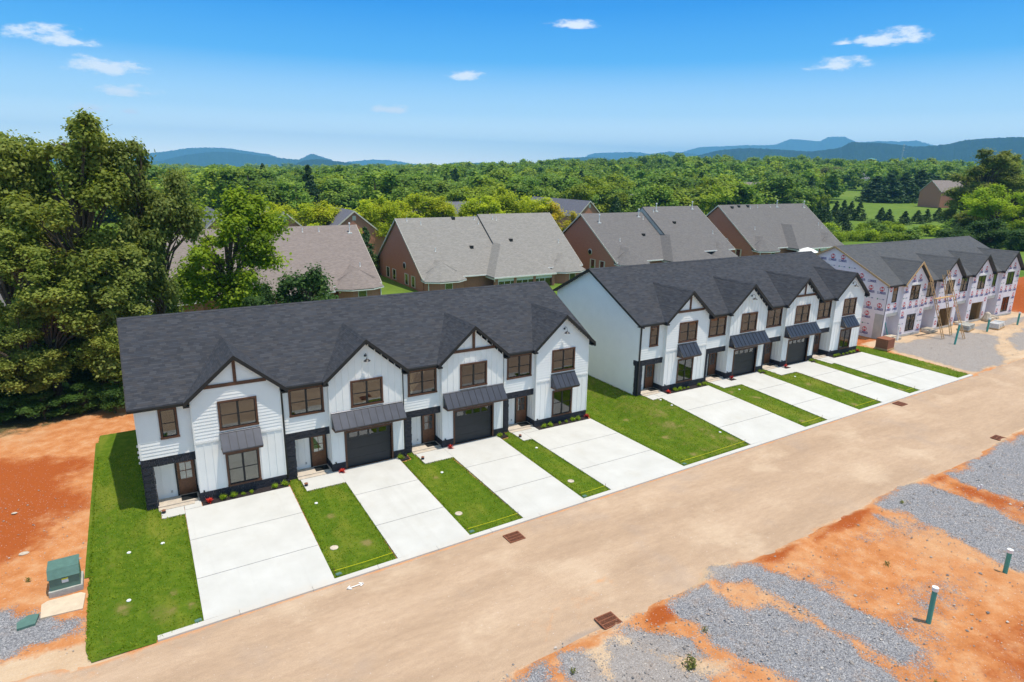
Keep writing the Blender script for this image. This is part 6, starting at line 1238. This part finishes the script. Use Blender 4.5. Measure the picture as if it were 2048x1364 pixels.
def ladder(x0, y0, x1, y1, z1, lb):
    z0 = gz(x0, y0); a, b = Vector((0, 0, 0)), Vector((x1 - x0, y1 - y0, z1 - z0)); L = b.length; t = thing('ladder', lb, 'ladder', (x0, y0, z0), 0, 'long wooden ladders leaning on the wrapped row'); s = Vector((.24, .02, 0)); 
    for k in (-1, 1): MB().tube(a + s * k, b + s * k, .045, .045, 5).build('rail', M['lumber'], t)
    n = int(L / .36); rg = MB().tube(-s, s, .026, .026, 5).mesh('rung', M['ladder_wood'])
    for i in range(1, n): p = a + (b - a) * (i / n); obj('rung', rg, t, tuple(p))
ladder(76.5, -2.9, 75.9, -.75, 7.6, 'long wooden ladder at the outer end of the plank scaffold'); ladder(79.0, -2.5, 78.6, -.75, 7.7, 'long wooden ladder standing between the other two'); ladder(78.9, -3.9, 79.2, -.8, 8.2, 'long wooden ladder with its foot set farthest out')
tag(MB().box(75.7, 79.6, -1.85, -1.50, 5.35, 5.42).build('scaffold_plank', M['lumber']), 'wooden scaffold plank laid between the leaning ladders', 'plank')
tag(MB().tube((71.15, .15, 1.1), (70.6, .75, 3.6), .05, .05, 8).build('propped_pipe', M['pvc_green']), 'thin pipe propped in the first porch of the wrapped row', 'pipe')
t = thing('worker_tarp', 'tan tarp bundle slumped at the second garage opening', 'tarp', (91.0, -.8, gz(91, -.8)), 0); C0 = MB().lathe([(.5, 0), (.55, .3), (.4, .7), (.3, 1.0), (.1, 1.15)], n=9); C0.build('tarp_bundle', M['stone_rough'], t)
# neighbours' patio umbrella
t = thing('patio_umbrella', 'white patio umbrella by the sunroom of the last brick house', 'umbrella', (116.8, 42.5, 1.1)); MB().tube((0, 0, 0), (0, 0, 2.6), .04, .04, 8).build('pole', M['white_trim'], t); MB().lathe([(2.1, 2.35), (1.2, 2.85), (.1, 3.2)], n=8).build('canopy', M['white_trim'], t)

def loose_gravel():
    r = np.random.default_rng(77); n = 13000; x = r.uniform(8, 56, n * 2); y = r.uniform(-33, -19.5, n * 2); ok = np.zeros(len(x), bool); d = np.full(len(x), 9.)
    for p in GRAVEL: d = np.minimum(d, sdf(x, y, p))
    pr = np.where(d < 0, .55, .10 + .6 * np.exp(-np.maximum(d, 0) / .45)); ok = r.random(len(x)) < pr; x, y = x[ok][:n], y[ok][:n]; n1 = 1400
    x = np.concatenate([x, r.uniform(-9, -2.8, n1) * np.where(np.arange(n1) < 350, 1, 99), r.uniform(66.8, 95, n1)]); y = np.concatenate([y, r.uniform(-10.6, 6, n1), r.uniform(-9.5, -1, n1)]); n = len(x)
    s = r.gamma(3, .0075, n) + .010; z = ground_z(x, y) - .01 + s * .2; a = r.uniform(0, 6.283, n); c, q = np.cos(a), np.sin(a)
    B = np.array([(1, 0, 0), (.1, .8, .1), (-.9, .2, 0), (-.2, -.9, .05), (0, .1, .75), (0, 0, -.5)]) ; V = np.zeros((n, 6, 3)); j = r.uniform(.7, 1.3, (n, 6, 1))
    W = B[None] * j * s[:, None, None]; V[:, :, 0] = x[:, None] + W[:, :, 0] * c[:, None] - W[:, :, 1] * q[:, None]; V[:, :, 1] = y[:, None] + W[:, :, 0] * q[:, None] + W[:, :, 1] * c[:, None]; V[:, :, 2] = z[:, None] + W[:, :, 2]
    F = np.array([(0, 1, 4), (1, 2, 4), (2, 3, 4), (3, 0, 4)]); F = (F[None] + np.arange(n)[:, None, None] * 6).reshape(-1, 3)
    obj('gravel', np_mesh('gravel', V.reshape(-1, 3), F, M['gravel_stone'], {'tint': np.repeat(r.random(n), 6)}), kind='stuff')
t_ = MT('gravel_stone', .9, .2); t_.color(t_.ramp(t_.attr('tint'), [(0, (.15, .14, .14)), (.5, (.30, .27, .25)), (.85, (.42, .32, .25)), (1, (.52, .48, .44))])); M['gravel_stone'] = t_.m
loose_gravel()
for i, (x, y) in enumerate([(19.2, -21.9), (24.4, -28.2), (30.2, -23.1), (36.8, -20.2), (13.2, -21.0), (-4.9, -4.3)]):
    C_ = np.array([(0, 0, .05), (.06, .03, .1)]); V, F, tt = leaf_quads(C_, 70, .11, .9, .03, seed=50 + i, up=.2); tag(obj('weed_tuft', np_mesh('weed_tuft', V, F, M['leaf_olive'], {'tint': tt}), None, (x, y, gz(x, y))), 'tiny weed sprouting ' + ['on the gravel behind the single spiky weed', 'low on the clay between two gravel strips', 'on the clay upslope of the nearest standpipe', 'where the gravel strip meets the road edge', 'in the small gravel patch below the road dip', 'on the clay beside the transformer'][i], 'weed')

# ---- single out the members of the smaller plant groups by their order along their row
ORD = 'first second third fourth fifth sixth seventh eighth ninth tenth eleventh twelfth thirteenth fourteenth fifteenth sixteenth seventeenth eighteenth nineteenth twentieth'.split()
for grp, tmpl in {'yellow green trees behind the brick houses': 'yellow green round tree, {} from the golden spires, behind the brick roofs', 'undergrowth at the foot of the oaks': 'shaded undergrowth bush, {} from the roof corner, below the oaks',
    'row of young evergreens below the meadow': 'young cone shaped evergreen, {} from the wood edge, below the meadow', 'dense clump of dark evergreens on the meadow': 'broad dark evergreen, {} from the brown far house, in the meadow clump',
    'dark crowns in the valley past the lime trees': 'dark green valley crown, {} from the big oaks, past the lime trees', 'wild shrubs in the thicket': 'wild thicket shrub, {} from the wood edge, above the wrapped row roof',
    'shaded bushy trees behind the wrapped row': 'dark shaded bushy tree, {} from the wood edge, above the wrapped row ridge', 'yellow green trees beyond the stepped roof': 'yellow green round tree, {} from the golden trees, beyond the stepped roof',
    'big round far crowns below the mountain': 'big round far crown, {} from the lattice mast, below the dark mountain', 'small evergreens by the far houses': 'small dark evergreen, {} from the golden trees, by the far houses'}.items():
    mem = [o for o in S.objects if o.get('group') == grp]; rev = 'wood edge' in tmpl or 'brown far house' in tmpl or 'roof corner' in tmpl or 'mast' in tmpl
    mem.sort(key=lambda o: math.atan2(o.location.x - CX, o.location.y - CY), reverse=rev)
    for o, w in zip(mem, ORD): o['label'] = tmpl.format(w)
